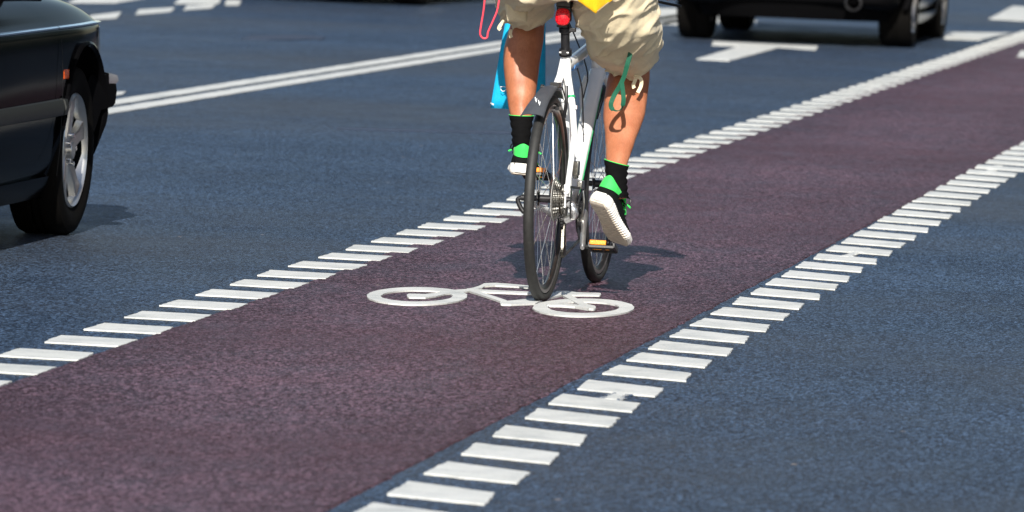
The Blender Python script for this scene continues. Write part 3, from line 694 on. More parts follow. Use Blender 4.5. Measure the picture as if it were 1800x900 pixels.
def remeshed(name, bm, m, parent, voxel=.006, sm=6, disp=None, post=None):
    bmesh.ops.recalc_face_normals(bm, faces=bm.faces[:]); me = bpy.data.meshes.new('tmp'); bm.to_mesh(me); bm.free(); o = bpy.data.objects.new('tmp', me); C.objects.link(o)
    r = o.modifiers.new('r', 'REMESH'); r.mode = 'VOXEL'; r.voxel_size = voxel
    if sm: s = o.modifiers.new('s', 'SMOOTH'); s.iterations = sm; s.factor = .5
    dg = bpy.context.evaluated_depsgraph_get(); dg.update(); me2 = bpy.data.meshes.new_from_object(o.evaluated_get(dg)); bpy.data.objects.remove(o)
    b2 = bmesh.new(); b2.from_mesh(me2)
    if disp:
        b2.normal_update()
        for v in b2.verts: v.co += v.normal*disp(v.co)
    if post: post(b2)
    return obj(name, b2, m, parent, world=True, angle=180)
def calf_disp(p): return .0035*noise.noise(V((p.x*14, p.y*14, p.z*6))) + .0012*noise.noise(V((p.x*40, p.y*40, p.z*14)))
body = remeshed('body', bm, M_SKIN, person, .0058, 3, calf_disp)

# socks
def sock_rows(calf, pys, px_off, r_off, sh0=0):
    out = []
    for i, py in enumerate(pys):
        f = lambda k: interp([(r[0], r[k]) for r in calf], py)
        out.append((py, f(1)-px_off, f(2)+px_off, f(3), f(4)+r_off, 0, sh0*max(0, 1-i/3)))
    return out
def sock(rows, m):
    bm = bmesh.new(); R_ = secs_dense(rows, 6, n=36)
    R2 = []
    for i, r in enumerate(R_):
        c = sum(r, V())/len(r); t = i/(len(R_)-1)
        fold = .0022*math.sin(i*1.25+.4*math.sin(i*.7))*(1 if .25 < t < .95 else .2)
        R2.append([c+(p-c)*(1+(fold+.0012*noise.noise(p*45+V((0, 0, i))))/max(.01, (p-c).length)) for p in r])
    c0 = sum(R2[0], V())/len(R2[0]); inner = [c0+(p-c0)*.93-V((0, 0, .002)) for p in R2[0]]
    rings(bm, [inner]+R2); return obj('sock', bm, m, person, world=True, angle=180)
SRL = sock_rows(CALF_L, (203, 207, 222, 240, 255, 270), 2.6, .008); SRR = sock_rows(CALF_R, (286, 291, 305, 322, 335, 346), 3.0, .009, -.010)
sL = sock(SRL, M_SOCK); sR = sock(SRR, M_SOCK)
for q in (SRL[0], SRR[0]):
    bm = bmesh.new(); r = sec(q[1], q[2], q[0]-.4, q[3], q[4], n=40, shift=q[6]); tube(bm, r+[r[0]], .0014, 6); obj('green_cuff', bm, M_GREEN, person, world=True)

# shoes
def make_shoe(Mx, mirror):
    sh = thing('shoe', '', ''); del sh['label'], sh['category']; sh.parent = person
    sh.matrix_local = wmat(person).inverted() @ Mx
    s = mirror
    def hw(x): return interp([(0, .018), (.006, .028), (.02, .035), (.05, .037), (.10, .034), (.15, .040), (.195, .048), (.235, .044), (.265, .032), (.282, .016), (.287, .006)], x)*1.1
    def cy(x): return s*interp([(0, 0), (.1, .004), (.2, .002), (.287, -.010)], x)
    def zb(x): return interp([(0, .008), (.02, .001), (.2, 0), (.25, .006), (.287, .022)], x)
    def zt(x): return interp([(0, .042), (.05, .038), (.12, .030), (.2, .026), (.26, .032), (.287, .040)], x)
    xs = [0, .003, .008, .014, .02] + [.02+.0038*k for k in range(1, 62)] + [.262, .268, .274, .280, .284, .287]; xs = sorted(set(xs))
    bm = bmesh.new(); R_ = []; bmb = bmesh.new(); Rb = []
    for i, x in enumerate(xs):
        g = (i % 3 == 0) and .03 < x < .262; w = hw(x)-(.0022 if g else 0); b = zb(x)+(.0035 if g else 0); c = cy(x); t = zt(x)
        R_.append([V((x, c+w*.90, b+.004)), V((x, c+w*1.02, b+.009)), V((x, c+w*1.07, (b+t)/2)), V((x, c+w*1.0, t)), V((x, c, t)), V((x, c-w*1.0, t)), V((x, c-w*1.07, (b+t)/2)), V((x, c-w*1.02, b+.009)), V((x, c-w*.90, b+.004)), V((x, c, b+.003))])
        b2 = zb(x)+(.0040 if g else 0)
        Rb.append([V((x, c+w*.88, b2+.0035)), V((x, c+w*.80, b2)), V((x, c-w*.80, b2)), V((x, c-w*.88, b2+.0035)), V((x, c-w*.8, b2+.005)), V((x, c+w*.8, b2+.005))])
    rings(bm, R_); sole = obj('sole', bm, M_SOLE, sh, angle=35)
    rings(bmb, Rb[2:-2]); obj('outsole', bmb, M_SOLEB, sole, angle=30)
    # upper
    def top(x): return interp([(0, .070), (.012, .094), (.03, .100), (.06, .096), (.10, .092), (.13, .082), (.17, .064), (.22, .050), (.26, .042), (.284, .036)], x)
    def up_ring(x, o=0, n=26):
        w = hw(max(.004, x))*(.96)+o; c = cy(x); z0 = zt(x)-.006; h = top(x)-z0+o; tw = interp([(0, .75), (.05, .72), (.10, .62), (.2, .55), (.287, .5)], x)
        out = []
        for k in range(n):
            a = PI*k/(n-1); yy = math.cos(a); zz = math.sin(a)
            e = math.copysign(abs(yy)**.75, yy); taper = 1-(1-tw)*zz**1.5
            out.append(V((x, c+w*e*taper, z0+h*zz**.8)))
        return out
    bm = bmesh.new(); R_ = [up_ring(x) for x in (.0015, .004, .01, .02, .035, .05, .07, .09, .11, .13, .15, .17, .19, .21, .23, .25, .265, .277, .284)]
    rings(bm, R_); obj('upper', bm, M_SHOE, sh, angle=180)
    # green heel collar: a shell round the back of the ankle opening
    bm = bmesh.new(); cols = []
    for k in range(25):
        a = -1.9+3.8*k/24; f = abs(a)/1.9; lo = .062+.020*f**2; hi = .105-.016*f**1.5+.004*math.cos(a*3)
        col = []
        for z, o in ((lo, .0015), ((lo+hi)/2, .0035), (hi-.003, .0045), (hi, .0025), (hi-.003, -.001), (lo, -.003)):
            xx = .034-.0355*math.cos(a)*1.04-o*math.cos(a)+(.05*max(0, f-.55) if f > .55 else 0); yy = (.0345+o)*math.sin(a)*(1-.16*(z-.06)/.05)
            col.append(V((xx-.003*(z-.07)/.04, yy+cy(0), z)))
        cols.append(col)
    rings(bm, cols); obj('heel_collar', bm, M_GREEN, sh, angle=60)
    # green flash along the outer side
    bm = bmesh.new()
    tube(bm, smooth_path([V((.06, s*-.036, .05)), V((.10, s*-.036, .052)), V((.15, s*-.040, .045)), V((.2, s*-.043, .036))]), .005, 8, flat=.35); obj('side_flash', bm, M_GREEN, sh)
    # tongue, laces
    bm = bmesh.new(); R_ = []
    for x, z, w in ((.075, .112, .020), (.085, .110, .024), (.10, .102, .024), (.13, .088, .022), (.16, .073, .020)): R_.append([V((x+.002*math.sin(a), cy(x)+w*math.cos(a), z+.006*math.sin(a))) for a in [2*PI*k/12 for k in range(12)]])
    rings(bm, R_); obj('tongue', bm, M_GREEN, sh, angle=60)
    for k in range(5):
        x = .105+.018*k; z = top(x)+.004; bm = bmesh.new(); tube(bm, smooth_path([V((x, cy(x)-.022, z-.008)), V((x+.004, cy(x), z+.004)), V((x, cy(x)+.022, z-.008))], 4), .0028, 6); obj('lace', bm, M_CABLE, sh)
    for d in (-1, 1):
        bm = bmesh.new(); c = V((.10, 0, .098)); tube(bm, smooth_path([c, c+V((.006, d*.020, .008)), c+V((.002, d*.044, .004)), c+V((.010, d*.048, -.012)), c+V((.012, d*.030, -.014)), c+V((.004, d*.006, -.002))], 5), .0024, 6); tip = obj('lace_loop', bm, M_CABLE, sh)
        bm = bmesh.new(); tube(bm, [c+V((.012, d*.04, -.014)), c+V((.012, d*.056, -.022))], .0032, 6); obj('lace_tip', bm, M_GREEN, sh)
    return sh
make_shoe(ML, 1); make_shoe(MR, -1)

# shorts: thigh sleeves built from tilted rings joined with the seat, then wrinkled
def sleeve(bm, pts, n=40):
    """pts: (centre Vector, rx, ry, tilt) tilt = how far the ring plane leans (0 = horizontal ring, pi/2 = ring facing the viewer)"""
    R_ = []
    for c, rx, ry, tl in pts:
        ax = LF*-1; ay = FW*math.cos(tl) + V((0, 0, 1))*math.sin(tl)
        R_.append([c+ax*rx*math.cos(a)+ay*ry*math.sin(a) for a in [2*PI*k/n for k in range(n)]])
    rings(bm, R_)
def P(px, py, xb): return bp(px, py, xb)
bm = bmesh.new()
# right: thigh slopes forward and down to a wide hem
sleeve(bm, [(P(1062, -70, .12), .130, .13, .2), (P(1072, -30, .17), .140, .13, .45), (P(1080, 10, .25), .142, .13, .8), (P(1087, 40, .34), .140, .118, .95), (P(1094, 66, .43), .132, .105, 1.0), (P(1100, 84, .50), .112, .094, 1.0), (P(1105, 98, .56), .088, .080, .95), (P(1108, 116, .64), .082, .076, .95)])
# left: thigh nearly level
sleeve(bm, [(P(956, -70, .12), .105, .12, .3), (P(948, -40, .18), .112, .12, .8), (P(940, -40, .30), .116, .105, 1.3), (P(932, -26, .44), .114, .100, 1.35), (P(926, -10, .55), .108, .100, 1.3), (P(923, 5, .63), .102, .098, 1.25), (P(923, 17, .74), .096, .096, 1.2)])
sleeve(bm, [(bl(.17, -.01, 1.12), .170, .15, .1), (bl(.18, -.01, 1.05), .165, .15, .1), (bl(.19, -.01, 1.005), .12, .12, .1)])
sleeve(bm, [(bl(.17, 0, 1.18), .170, .14, .2), (bl(.17, 0, 1.08), .175, .145, .1)])
def wr(p):
    q = V((p.x*9, p.y*9, p.z*6)); a = noise.noise(q)
    u = p.x*.75+p.z*.66; w = -p.x*.66+p.z*.75
    b = noise.noise(V((u*4+a*.6, p.y*5, w*19)))          # long folds running down and outwards
    c = max(0, 1-abs(noise.noise(V((u*5+3, p.y*6+a, w*26))))*5)
    return .008*a + .017*b + .010*c - .004
_d = (KNR-HIPR).normalized(); _dl = (KNL-HIPL).normalized()
CUTS = [(P(1107, 104, .575), (_d*.9+V((.10, 0, -.1))).normalized()), (P(924, 12, .665), (_dl+V((0, 0, -.18))).normalized())]
def cut_hems(b2):
    for co, no in CUTS:
        near = lambda v: (v.co-co).length < .30 and ((v.co.x-B0.x) > .08) == (co.x-B0.x > .08)
        g = [f for f in b2.faces if all(near(v) for v in f.verts)]; ge = set(e for f in g for e in f.edges); gv = set(v for f in g for v in f.verts)
        r = bmesh.ops.bisect_plane(b2, geom=list(gv)+list(ge)+g, dist=1e-5, plane_co=co, plane_no=no)
        dead = [v for v in b2.verts if near(v) and (v.co-co).dot(no) > 1e-4]; bmesh.ops.delete(b2, geom=dead, context='VERTS')
shorts = remeshed('shorts', bm, M_KHAKI, person, .006, 4, wr, cut_hems)
sm_ = shorts.modifiers.new('thick', 'SOLIDIFY'); sm_.thickness = .004; sm_.offset = -1
for co, no in CUTS:      # double-stitched hem bead
    b2 = bmesh.new(); b2.from_mesh(shorts.data); pts_ = []
    bed = [e for e in b2.edges if e.is_boundary and abs((e.verts[0].co-(wmat(person).inverted()@co)).dot(no)) < .02]
    hm = bmesh.new()
    for e in bed:
        p, q = (wmat(person)@v.co for v in e.verts)
        if (p-q).length > 1e-4 and ((p.x-B0.x) > .08) == (co.x-B0.x > .08): tube(hm, [p-(q-p)*.2, q+(q-p)*.2], .0036, 6)
    b2.free()
    if bed: obj('hem', hm, M_KHAKI, shorts, world=True)
# cargo pockets, seams, hem ties on the shorts: pieces laid just outside the cloth, facing back
from mathutils.bvhtree import BVHTree
_bv = BVHTree.FromPolygons([shorts.matrix_local @ v.co + PB for v in shorts.data.vertices], [tuple(p.vertices) for p in shorts.data.polygons])
def hit(px, py, off=.003):
    d = ray(px, py).normalized(); h, n_, i, dist = _bv.ray_cast(O, d)
    return (h - d*off) if h else None
def patch(name, quad, m, thick=.006, nu=14, nv=10, fold=.003, parent=shorts):
    bm = bmesh.new(); q = [V((*p, 0)) for p in quad]; G = []
    lastd = None
    for i in range(nu+1):
        for j_ in range(nv+1):
            u, v = i/nu, j_/nv; p = q[0].lerp(q[1], u).lerp(q[3].lerp(q[2], u), v); h = hit(p.x, p.y)
            if h is None: h = at(p.x, p.y, lastd or (B0.y+.4))
            lastd = h.y; edge = min(u, 1-u, v, 1-v); d = ray(p.x, p.y).normalized()
            G.append((h, h - d*(thick*min(1, edge*8+.25)+fold*noise.noise(V((p.x*.08, p.y*.08, 3))))))
    A = [bm.verts.new(a) for a, b in G]; B = [bm.verts.new(b) for a, b in G]; w = nv+1
    for i in range(nu):
        for j_ in range(nv):
            k = i*w+j_; bm.faces.new((B[k], B[k+w], B[k+w+1], B[k+1])); bm.faces.new((A[k], A[k+1], A[k+w+1], A[k+w]))
    for i in range(nu):
        for k in (i*w, i*w+nv): bm.faces.new((A[k], A[k+w], B[k+w], B[k]))
    for j_ in range(nv):
        for k in (j_, nu*w+j_): bm.faces.new((A[k], A[k+1], B[k+1], B[k]))
    return obj(name, bm, m, parent, world=True, angle=60)
patch('cargo_pocket', [(1094, 34), (1140, 20), (1147, 92), (1108, 110)], M_KHAKI, .014)
patch('pocket_flap', [(1080, 40), (1138, 4), (1142, 24), (1104, 52)], M_KHAKI, .022)
patch('cargo_pocket', [(886, 4), (930, 2), (926, 40), (892, 38)], M_KHAKI, .010)
def seam(pts, r=.0016, name='seam', m=M_STITCH):
    P_ = [hit(*p, off=.001) for p in pts]; P_ = [p for p in P_ if p]
    if len(P_) > 2: bm = bmesh.new(); tube(bm, smooth_path(P_, 3), r, 6); obj(name, bm, m, shorts, world=True)
seam([(1080+k*.25, 42+k*4) for k in range(20)], .0014); seam([(1083+k*.25, 42+k*4) for k in range(20)], .0014)
seam([(903+.6*k, 10+k*3.5) for k in range(12)]); seam([(1046+.5*k, 118+k*.55) for k in range(34)], .0014)
def ribbon(bm, pts, w, t=.0016, side=V((1, 0, 0))):
    pts = [V(p) for p in pts]; R_ = []
    for i, p in enumerate(pts):
        d = (pts[min(i+1, len(pts)-1)]-pts[max(i-1, 0)]).normalized(); s = side if not callable(side) else side(i/(len(pts)-1)); s = (s-d*s.dot(d)).normalized(); n = d.cross(s)
        R_.append([p+s*w/2+n*t/2, p-s*w/2+n*t/2, p-s*w/2-n*t/2, p+s*w/2-n*t/2])
    rings(bm, R_)
for pts_ in (((1121, 128, .47), (1117, 140, .465), (1113, 150, .47), (1115, 155, .47)), ((1114, 134, .465), (1126, 138, .46), (1127, 150, .465), (1121, 163, .46)),
             ((886, 36, .47), (880, 44, .45), (877, 49, .45), (880, 52, .45)), ((898, 52, .5), (897, 60, .49), (899, 66, .49))):
    bm = bmesh.new(); ribbon(bm, smooth_path([bp(*p) for p in pts_]), .012, .003); obj('hem_tie', bm, M_KHAKI, shorts, world=True)
bm = bmesh.new()
for (px, py) in ((897, 7), (901, 11), (898, 17)):
    h = hit(px, py, .008)
    if h: bmesh.ops.create_uvsphere(bm, u_segments=12, v_segments=8, radius=.007, matrix=Matrix.Translation(h) @ Matrix.Diagonal((1.3, .7, .9, 1)))
obj('toggle', bm, varied('pale_toggle', (.62, .58, .45), .4, .1), shorts, world=True)
# shirt with a loose tail
bm = bmesh.new()
capsule(bm, [(bl(.22, 0, 1.20), .178, .130), (WAIST, .170, .130), (bl(.38, 0, 1.38), .185, .135), (CHEST, .195, .130), (bl(.51, 0, 1.58), .14, .10), (bl(.535, 0, 1.62), .075, .07)], 24)
for s in (-1, 1):
    sh_ = bl(.50, s*.175, 1.52); el = bl(.66, s*.30, 1.25); capsule(bm, [(sh_, .072, .072), (sh_.lerp(el, .6), .062, .062)])
shirt = remeshed('shirt', bm, M_YELLOW, person, .009, 4, lambda p: .008*noise.noise(p*9)+.004*noise.noise(p*24))
bm = bmesh.new(); G = []
for i in range(13):
    u = i/12; x = 1016+62*u; bot = 24-abs(x-1047)*.72 if x < 1047 else 24-(x-1047)*.80
    G.append([bp(x, -30+(bot+30)*q/8, -.03+.04*u+.012*math.sin(u*9)) for q in range(9)])
A = [[bm.verts.new(p) for p in c] for c in G]; B = [[bm.verts.new(p+V((0, .004, 0))) for p in c] for c in G]
for i in range(12):
    for q in range(8): bm.faces.new((A[i][q], A[i+1][q], A[i+1][q+1], A[i][q+1])); bm.faces.new((B[i][q], B[i][q+1], B[i+1][q+1], B[i+1][q]))
    bm.faces.new((A[i][8], A[i+1][8], B[i+1][8], B[i][8]))
for c in (0, 12):
    for q in range(8): bm.faces.new((A[c][q], A[c][q+1], B[c][q+1], B[c][q]))
obj('shirt_tail', bm, M_YELLOW, shirt, world=True, angle=180)
bm = bmesh.new(); tube(bm, smooth_path([bp(1050+4*k, 20-3.2*k, -.036+.006*k) for k in range(6)], 3), .0015, 6); obj('tail_seam', bm, M_STITCH, shirt, world=True)
# hair and face
bm = bmesh.new(); r = bmesh.ops.create_uvsphere(bm, u_segments=32, v_segments=24, radius=1)
for v in r['verts']:
    q = v.co.copy(); k = 1.09+.03*noise.noise(q*6)
    v.co = HEADC + FW*((q.y*.098*k)-.010) + LF*(-q.x*.078*k) + V((0, 0, max(q.z, -.35)*.118*k+.012))
dele = [v for v in bm.verts if (v.co-HEADC).dot(FW) > .055 and v.co.z < HEADC.z+.06]; bmesh.ops.delete(bm, geom=dele, context='VERTS'); obj('hair', bm, M_HAIR, person, world=True, angle=180)
for s in (-1, 1):
    bm = bmesh.new(); bmesh.ops.create_uvsphere(bm, u_segments=14, v_segments=10, radius=.012, matrix=Matrix.Translation(HEADC+FW*.082+LF*s*.031+V((0, 0, .006)))); e = obj('eye', bm, M_EYE, person, world=True)
    bm = bmesh.new(); bmesh.ops.create_uvsphere(bm, u_segments=12, v_segments=8, radius=.006, matrix=Matrix.Translation(HEADC+FW*.0895+LF*s*.031+V((0, 0, .006)))); obj('iris', bm, M_PUPIL, person, world=True)
bm = bmesh.new(); capsule(bm, [(HEADC+FW*.088+LF*.020+V((0, 0, -.052)), .004, .005), (HEADC+FW*.094+V((0, 0, -.050)), .005, .006), (HEADC+FW*.088-LF*.020+V((0, 0, -.052)), .004, .005)], 10); obj('mouth', bm, M_LIP, person, world=True)

# things hanging from the rider
g0 = [(1111, 52, .30), (1110.5, 66, .295), (1109.5, 82, .29), (1107, 98, .285), (1103, 112, .285), (1100.5, 122, .29), (1097, 134, .295), (1090, 150, .30), (1080, 167, .31), (1074, 182, .31), (1076, 191, .31), (1085, 195, .308), (1093, 190, .305), (1096, 175, .30), (1094.5, 158, .30), (1093, 146, .298)]
bm = bmesh.new(); ribbon(bm, smooth_path([bp(*p) for p in g0], 5), .0155, .0022, side=lambda t: V((1, .25*math.sin(t*20), .15)) if t < .6 else V((.35, .95, .1)) if .68 < t < .82 else V((.95, .3, 0)))
tag(obj('green_strap', bm, M_STRAP, None), 'green webbing strap looping down from the right leg of the khaki shorts', 'strap')
bm = bmesh.new(); box(bm, bp(1111.5, 50, .297), (.020, .008, .026)); obj('buckle', bm, M_BLACKPL, bpy.data.objects['green_strap'], world=True, bevel=.002)
bm = bmesh.new(); tube(bm, smooth_path([bp(*p) for p in ((853, -40, .2), (852.5, -10, .2), (850, 18, .2), (845.5, 45, .2), (844, 60, .2), (849, 67, .2), (856, 66, .2), (858, 56, .2), (866, 38, .2), (874, 18, .2), (878, -5, .2), (884, -40, .2))], 6), .0032, 8)
tag(obj('red_cord', bm, M_CORD, None), 'thin red cord dangling in a loop beside the cyclist left hip', 'cord')
bm = bmesh.new(); G = []
XBB = .97
for i in range(17):
    u = i/16; col = []
    for q in range(15):
        v = q/14; xl = 905+(862-905)*v**.9; xr = 958+4*v-4*v*v; y = -45+(190+12*u-3*math.sin(u*PI)+45)*v
        pil = .030*math.sin(PI*u)**.6*(.3+.7*v)*(1-.35*v**4)
        w_ = .006*math.sin(u*14+v*3)*(1-v*.3)+.004*noise.noise(V((u*5, v*7, 0)))
        col.append((bp(xl+(xr-xl)*u, y, XBB), pil+w_))
    G.append(col)
for sgn in (-1, 1):
    A = [[bm.verts.new(p+V((0, sgn*max(.001, d), 0))) for p, d in c] for c in G]
    for i in range(16):
        for q in range(14): bm.faces.new((A[i][q], A[i+1][q], A[i+1][q+1], A[i][q+1]))
    if sgn == -1: A0 = A
for i in range(16): bm.faces.new((A0[i][14], A0[i+1][14], A[i+1][14], A[i][14]))
for c in (0, 16):
    for q in range(14): bm.faces.new((A0[c][q], A0[c][q+1], A[c][q+1], A[c][q]))
bagt = thing('shopping_bag', 'bright blue cloth bag hanging from the handlebar in front of the left calf', 'bag', bp(905, 190, XBB))
bag = obj('bag_body', bm, M_BLUEBAG, bagt, world=True, angle=180)
bm = bmesh.new(); tube(bm, smooth_path([bp(912, -40, XBB), bl(HBAR.x-.01, .28, HBAR.z+.02), bp(940, -40, XBB)]), .006, 8); obj('bag_handle', bm, M_BLUEBAG, bagt, world=True)
bm = bmesh.new(); ribbon(bm, smooth_path([bp(x, y, XBB, -.036) for x, y in ((879, 153), (884, 152), (890, 154), (888, 159), (883, 160), (880, 156))], 3), .002, .001, side=V((0, 0, 1)))
ribbon(bm, [bp(862, 181, XBB, -.02), bp(868, 184, XBB, -.022)], .005, .001, side=V((0, 0, 1))); obj('pale_print', bm, M_WTEXT, bagt, world=True)

# ------------------------------------------------------------------ cars
def paint(name, col):
    m = mat(name, col, .10, spec=.011)
    setc(m, ramp(m, noise_node(m, 1.5, 4).outputs[0], [(.3, tuple(c*.8 for c in col)), (.7, tuple(c*1.2 for c in col))]).outputs[0]); return m
M_CARBLACK = paint('black_car_paint', (.003, .003, .0035)); M_CARDARK = paint('anthracite_car_paint', (.004, .004, .0045))
M_GLASS = mat('dark_car_glass', (.01, .014, .012), .05, spec=.6); M_CHROME = mat('chrome', (.85, .85, .85), .12, metal=1)
M_TRIM = varied('grey_black_trim', (.014, .016, .015), .5, .15, 30); M_ALLOY = varied('polished_alloy', (.66, .65, .62), .30, .06, 20, metal=.9)
M_UNDER = varied('underbody_black', (.003, .003, .003), .9, .3, 10); M_LAMPGL = mat('lamp_glass', (.5, .52, .55), .08, metal=.3)
M_CARTYRE = varied('car_tyre', (.0035, .003, .0026), .8, .2, 30, 90, .3, .001, spec=.1)
def car_body(p):
    L, W, zc = p['L'], p['W']/2, p['zc']; xf = p['xf']; xr = xf - p['wb'] ; x0 = xr - p['ro']; x1 = xf + p['fo']
    ts = [0, .012, .035, .07, .12, .2, .3, .4, .5, .6, .7, .8, .88, .93, .965, .988, 1]
    R_ = []
    for t in ts:
        x = x0+(x1-x0)*t
        wt = interp([(0, .72), (.012, .84), (.035, .92), (.07, .955), (.2, .99), (.5, 1), (.8, .985), (.88, .965), (.93, .93), (.965, .86), (.988, .76), (1, .64)], t)*W
        zb = p.get('zb', 0) + interp([(0, .30), (.03, .24), (.1, .20), (.2, .17), (.8, .17), (.93, .18), (.97, .20), (1, .26)], t)
        sill = .02 if .2 < t < .8 else 0
        top = interp([(0, zc-.10), (.012, zc+.02), (.035, zc+.10), (.1, zc+.17), (.3, zc+.19), (.7, zc+.16), (.8, zc+.14), (.88, zc+.10), (.93, zc+.055), (.965, zc-.005), (.988, zc-.09), (1, zc-.20)], t)
        z_c = min(zc, top-.015)
        pr = [(0, zb), (.55*wt, zb), (.80*wt, zb), (.90*wt, zb+.015), (.950*wt, zb+.09), (.988*wt, zb+.2), (1.0*wt, (zb+z_c)/2+.08), (.992*wt, z_c-.03), (.985*wt, z_c-.004), (.962*wt, z_c+.008), (.93*wt, z_c+(top-z_c)*.45), (.86*wt, z_c+(top-z_c)*.8), (.6*wt, top-.006), (0, top)]
        ring = [V((x, y, z)) for y, z in pr] + [V((x, -y, z)) for y, z in pr[::-1][1:-1]]
        R_.append(ring)
    bm = bmesh.new(); rings(bm, R_); return bm, x0, x1
def booled(bm, cutters, m, name, parent, sub=2):
    bmesh.ops.recalc_face_normals(bm, faces=bm.faces[:]); me = bpy.data.meshes.new('t'); bm.to_mesh(me); bm.free(); o = bpy.data.objects.new('t', me); C.objects.link(o)
    s = o.modifiers.new('s', 'SUBSURF'); s.levels = s.render_levels = sub
    cs = []
    for c in cutters:
        bmesh.ops.recalc_face_normals(c, faces=c.faces[:]); mc = bpy.data.meshes.new('c'); c.to_mesh(mc); c.free(); oc = bpy.data.objects.new('c', mc); C.objects.link(oc); cs.append(oc)
        b = o.modifiers.new('b', 'BOOLEAN'); b.object = oc; b.operation = 'DIFFERENCE'; b.solver = 'EXACT'
    dg = bpy.context.evaluated_depsgraph_get(); dg.update(); me2 = bpy.data.meshes.new_from_object(o.evaluated_get(dg))
    for x in [o]+cs: bpy.data.objects.remove(x)
    b2 = bmesh.new(); b2.from_mesh(me2); return obj(name, b2, m, parent, angle=32)
def car_wheel(parent, x, y, r, wid, spokes, side):
    w = bpy.data.objects.new('wheel', None); C.objects.link(w); w.parent = parent; w.location = (x, y, r); w.empty_display_size = .1
    h = wid/2; bm = bmesh.new()
    revolve(bm, [(r*.66, -h*.8), (r*.78, -h*.98), (r*.9, -h*1.0), (r*.97, -h*.9), (r, -h*.72), (r, -.022), (r-.007, -.018), (r-.007, -.010), (r, -.006), (r, .006), (r-.007, .010), (r-.007, .018), (r, .022), (r, h*.72), (r*.97, h*.9), (r*.9, h*1.0), (r*.78, h*.98), (r*.66, h*.8)], 96)
    obj('tyre', bm, M_CARTYRE, w, angle=30)
    bm = bmesh.new(); o = side*h
    revolve(bm, [(r*.68, o*.86), (r*.66, o*.93), (r*.63, o*.80), (r*.60, o*.2), (r*.60, -o*.8), (r*.67, -o*.8), (r*.64, o*.2)], 64)
    rim = obj('rim', bm, M_ALLOY, w, angle=30)
    bm = bmesh.new(); disc(bm, r*.60, o*.05, o*.12, n=40); obj('brake_disc', bm, M_UNDER, rim)
    for k in range(spokes):
        a = 2*PI*k/spokes+.35; bm = bmesh.new(); dr = V((math.cos(a), 0, math.sin(a))); tn = V((-math.sin(a), 0, math.cos(a)))
        R_ = []
        for q, ww, oo in ((.02, .030, .62), (.25, .036, .72), (.45, .030, .78), (.62, .046, .82), (.66, .06, .80)):
            c = dr*r*q+V((0, o*oo, 0)); dp = V((0, -side*.03, 0)); R_.append([c+tn*ww+dp, c+tn*ww*.75, c-tn*ww*.75, c-tn*ww+dp])
        rings(bm, R_); obj('rim_spoke', bm, M_ALLOY, rim, angle=30, bevel=.004)
    bm = bmesh.new(); disc(bm, .032, o*.5, o*.86, n=24); obj('hub_cap', bm, M_ALLOY, rim, bevel=.004)
    for k in range(5):
        a = 2*PI*k/5+.1; bm = bmesh.new(); disc(bm, .009, o*.6, o*.84, (.055*math.cos(a), 0, .055*math.sin(a)), 10); obj('wheel_bolt', bm, M_CHROME, rim)
    return w
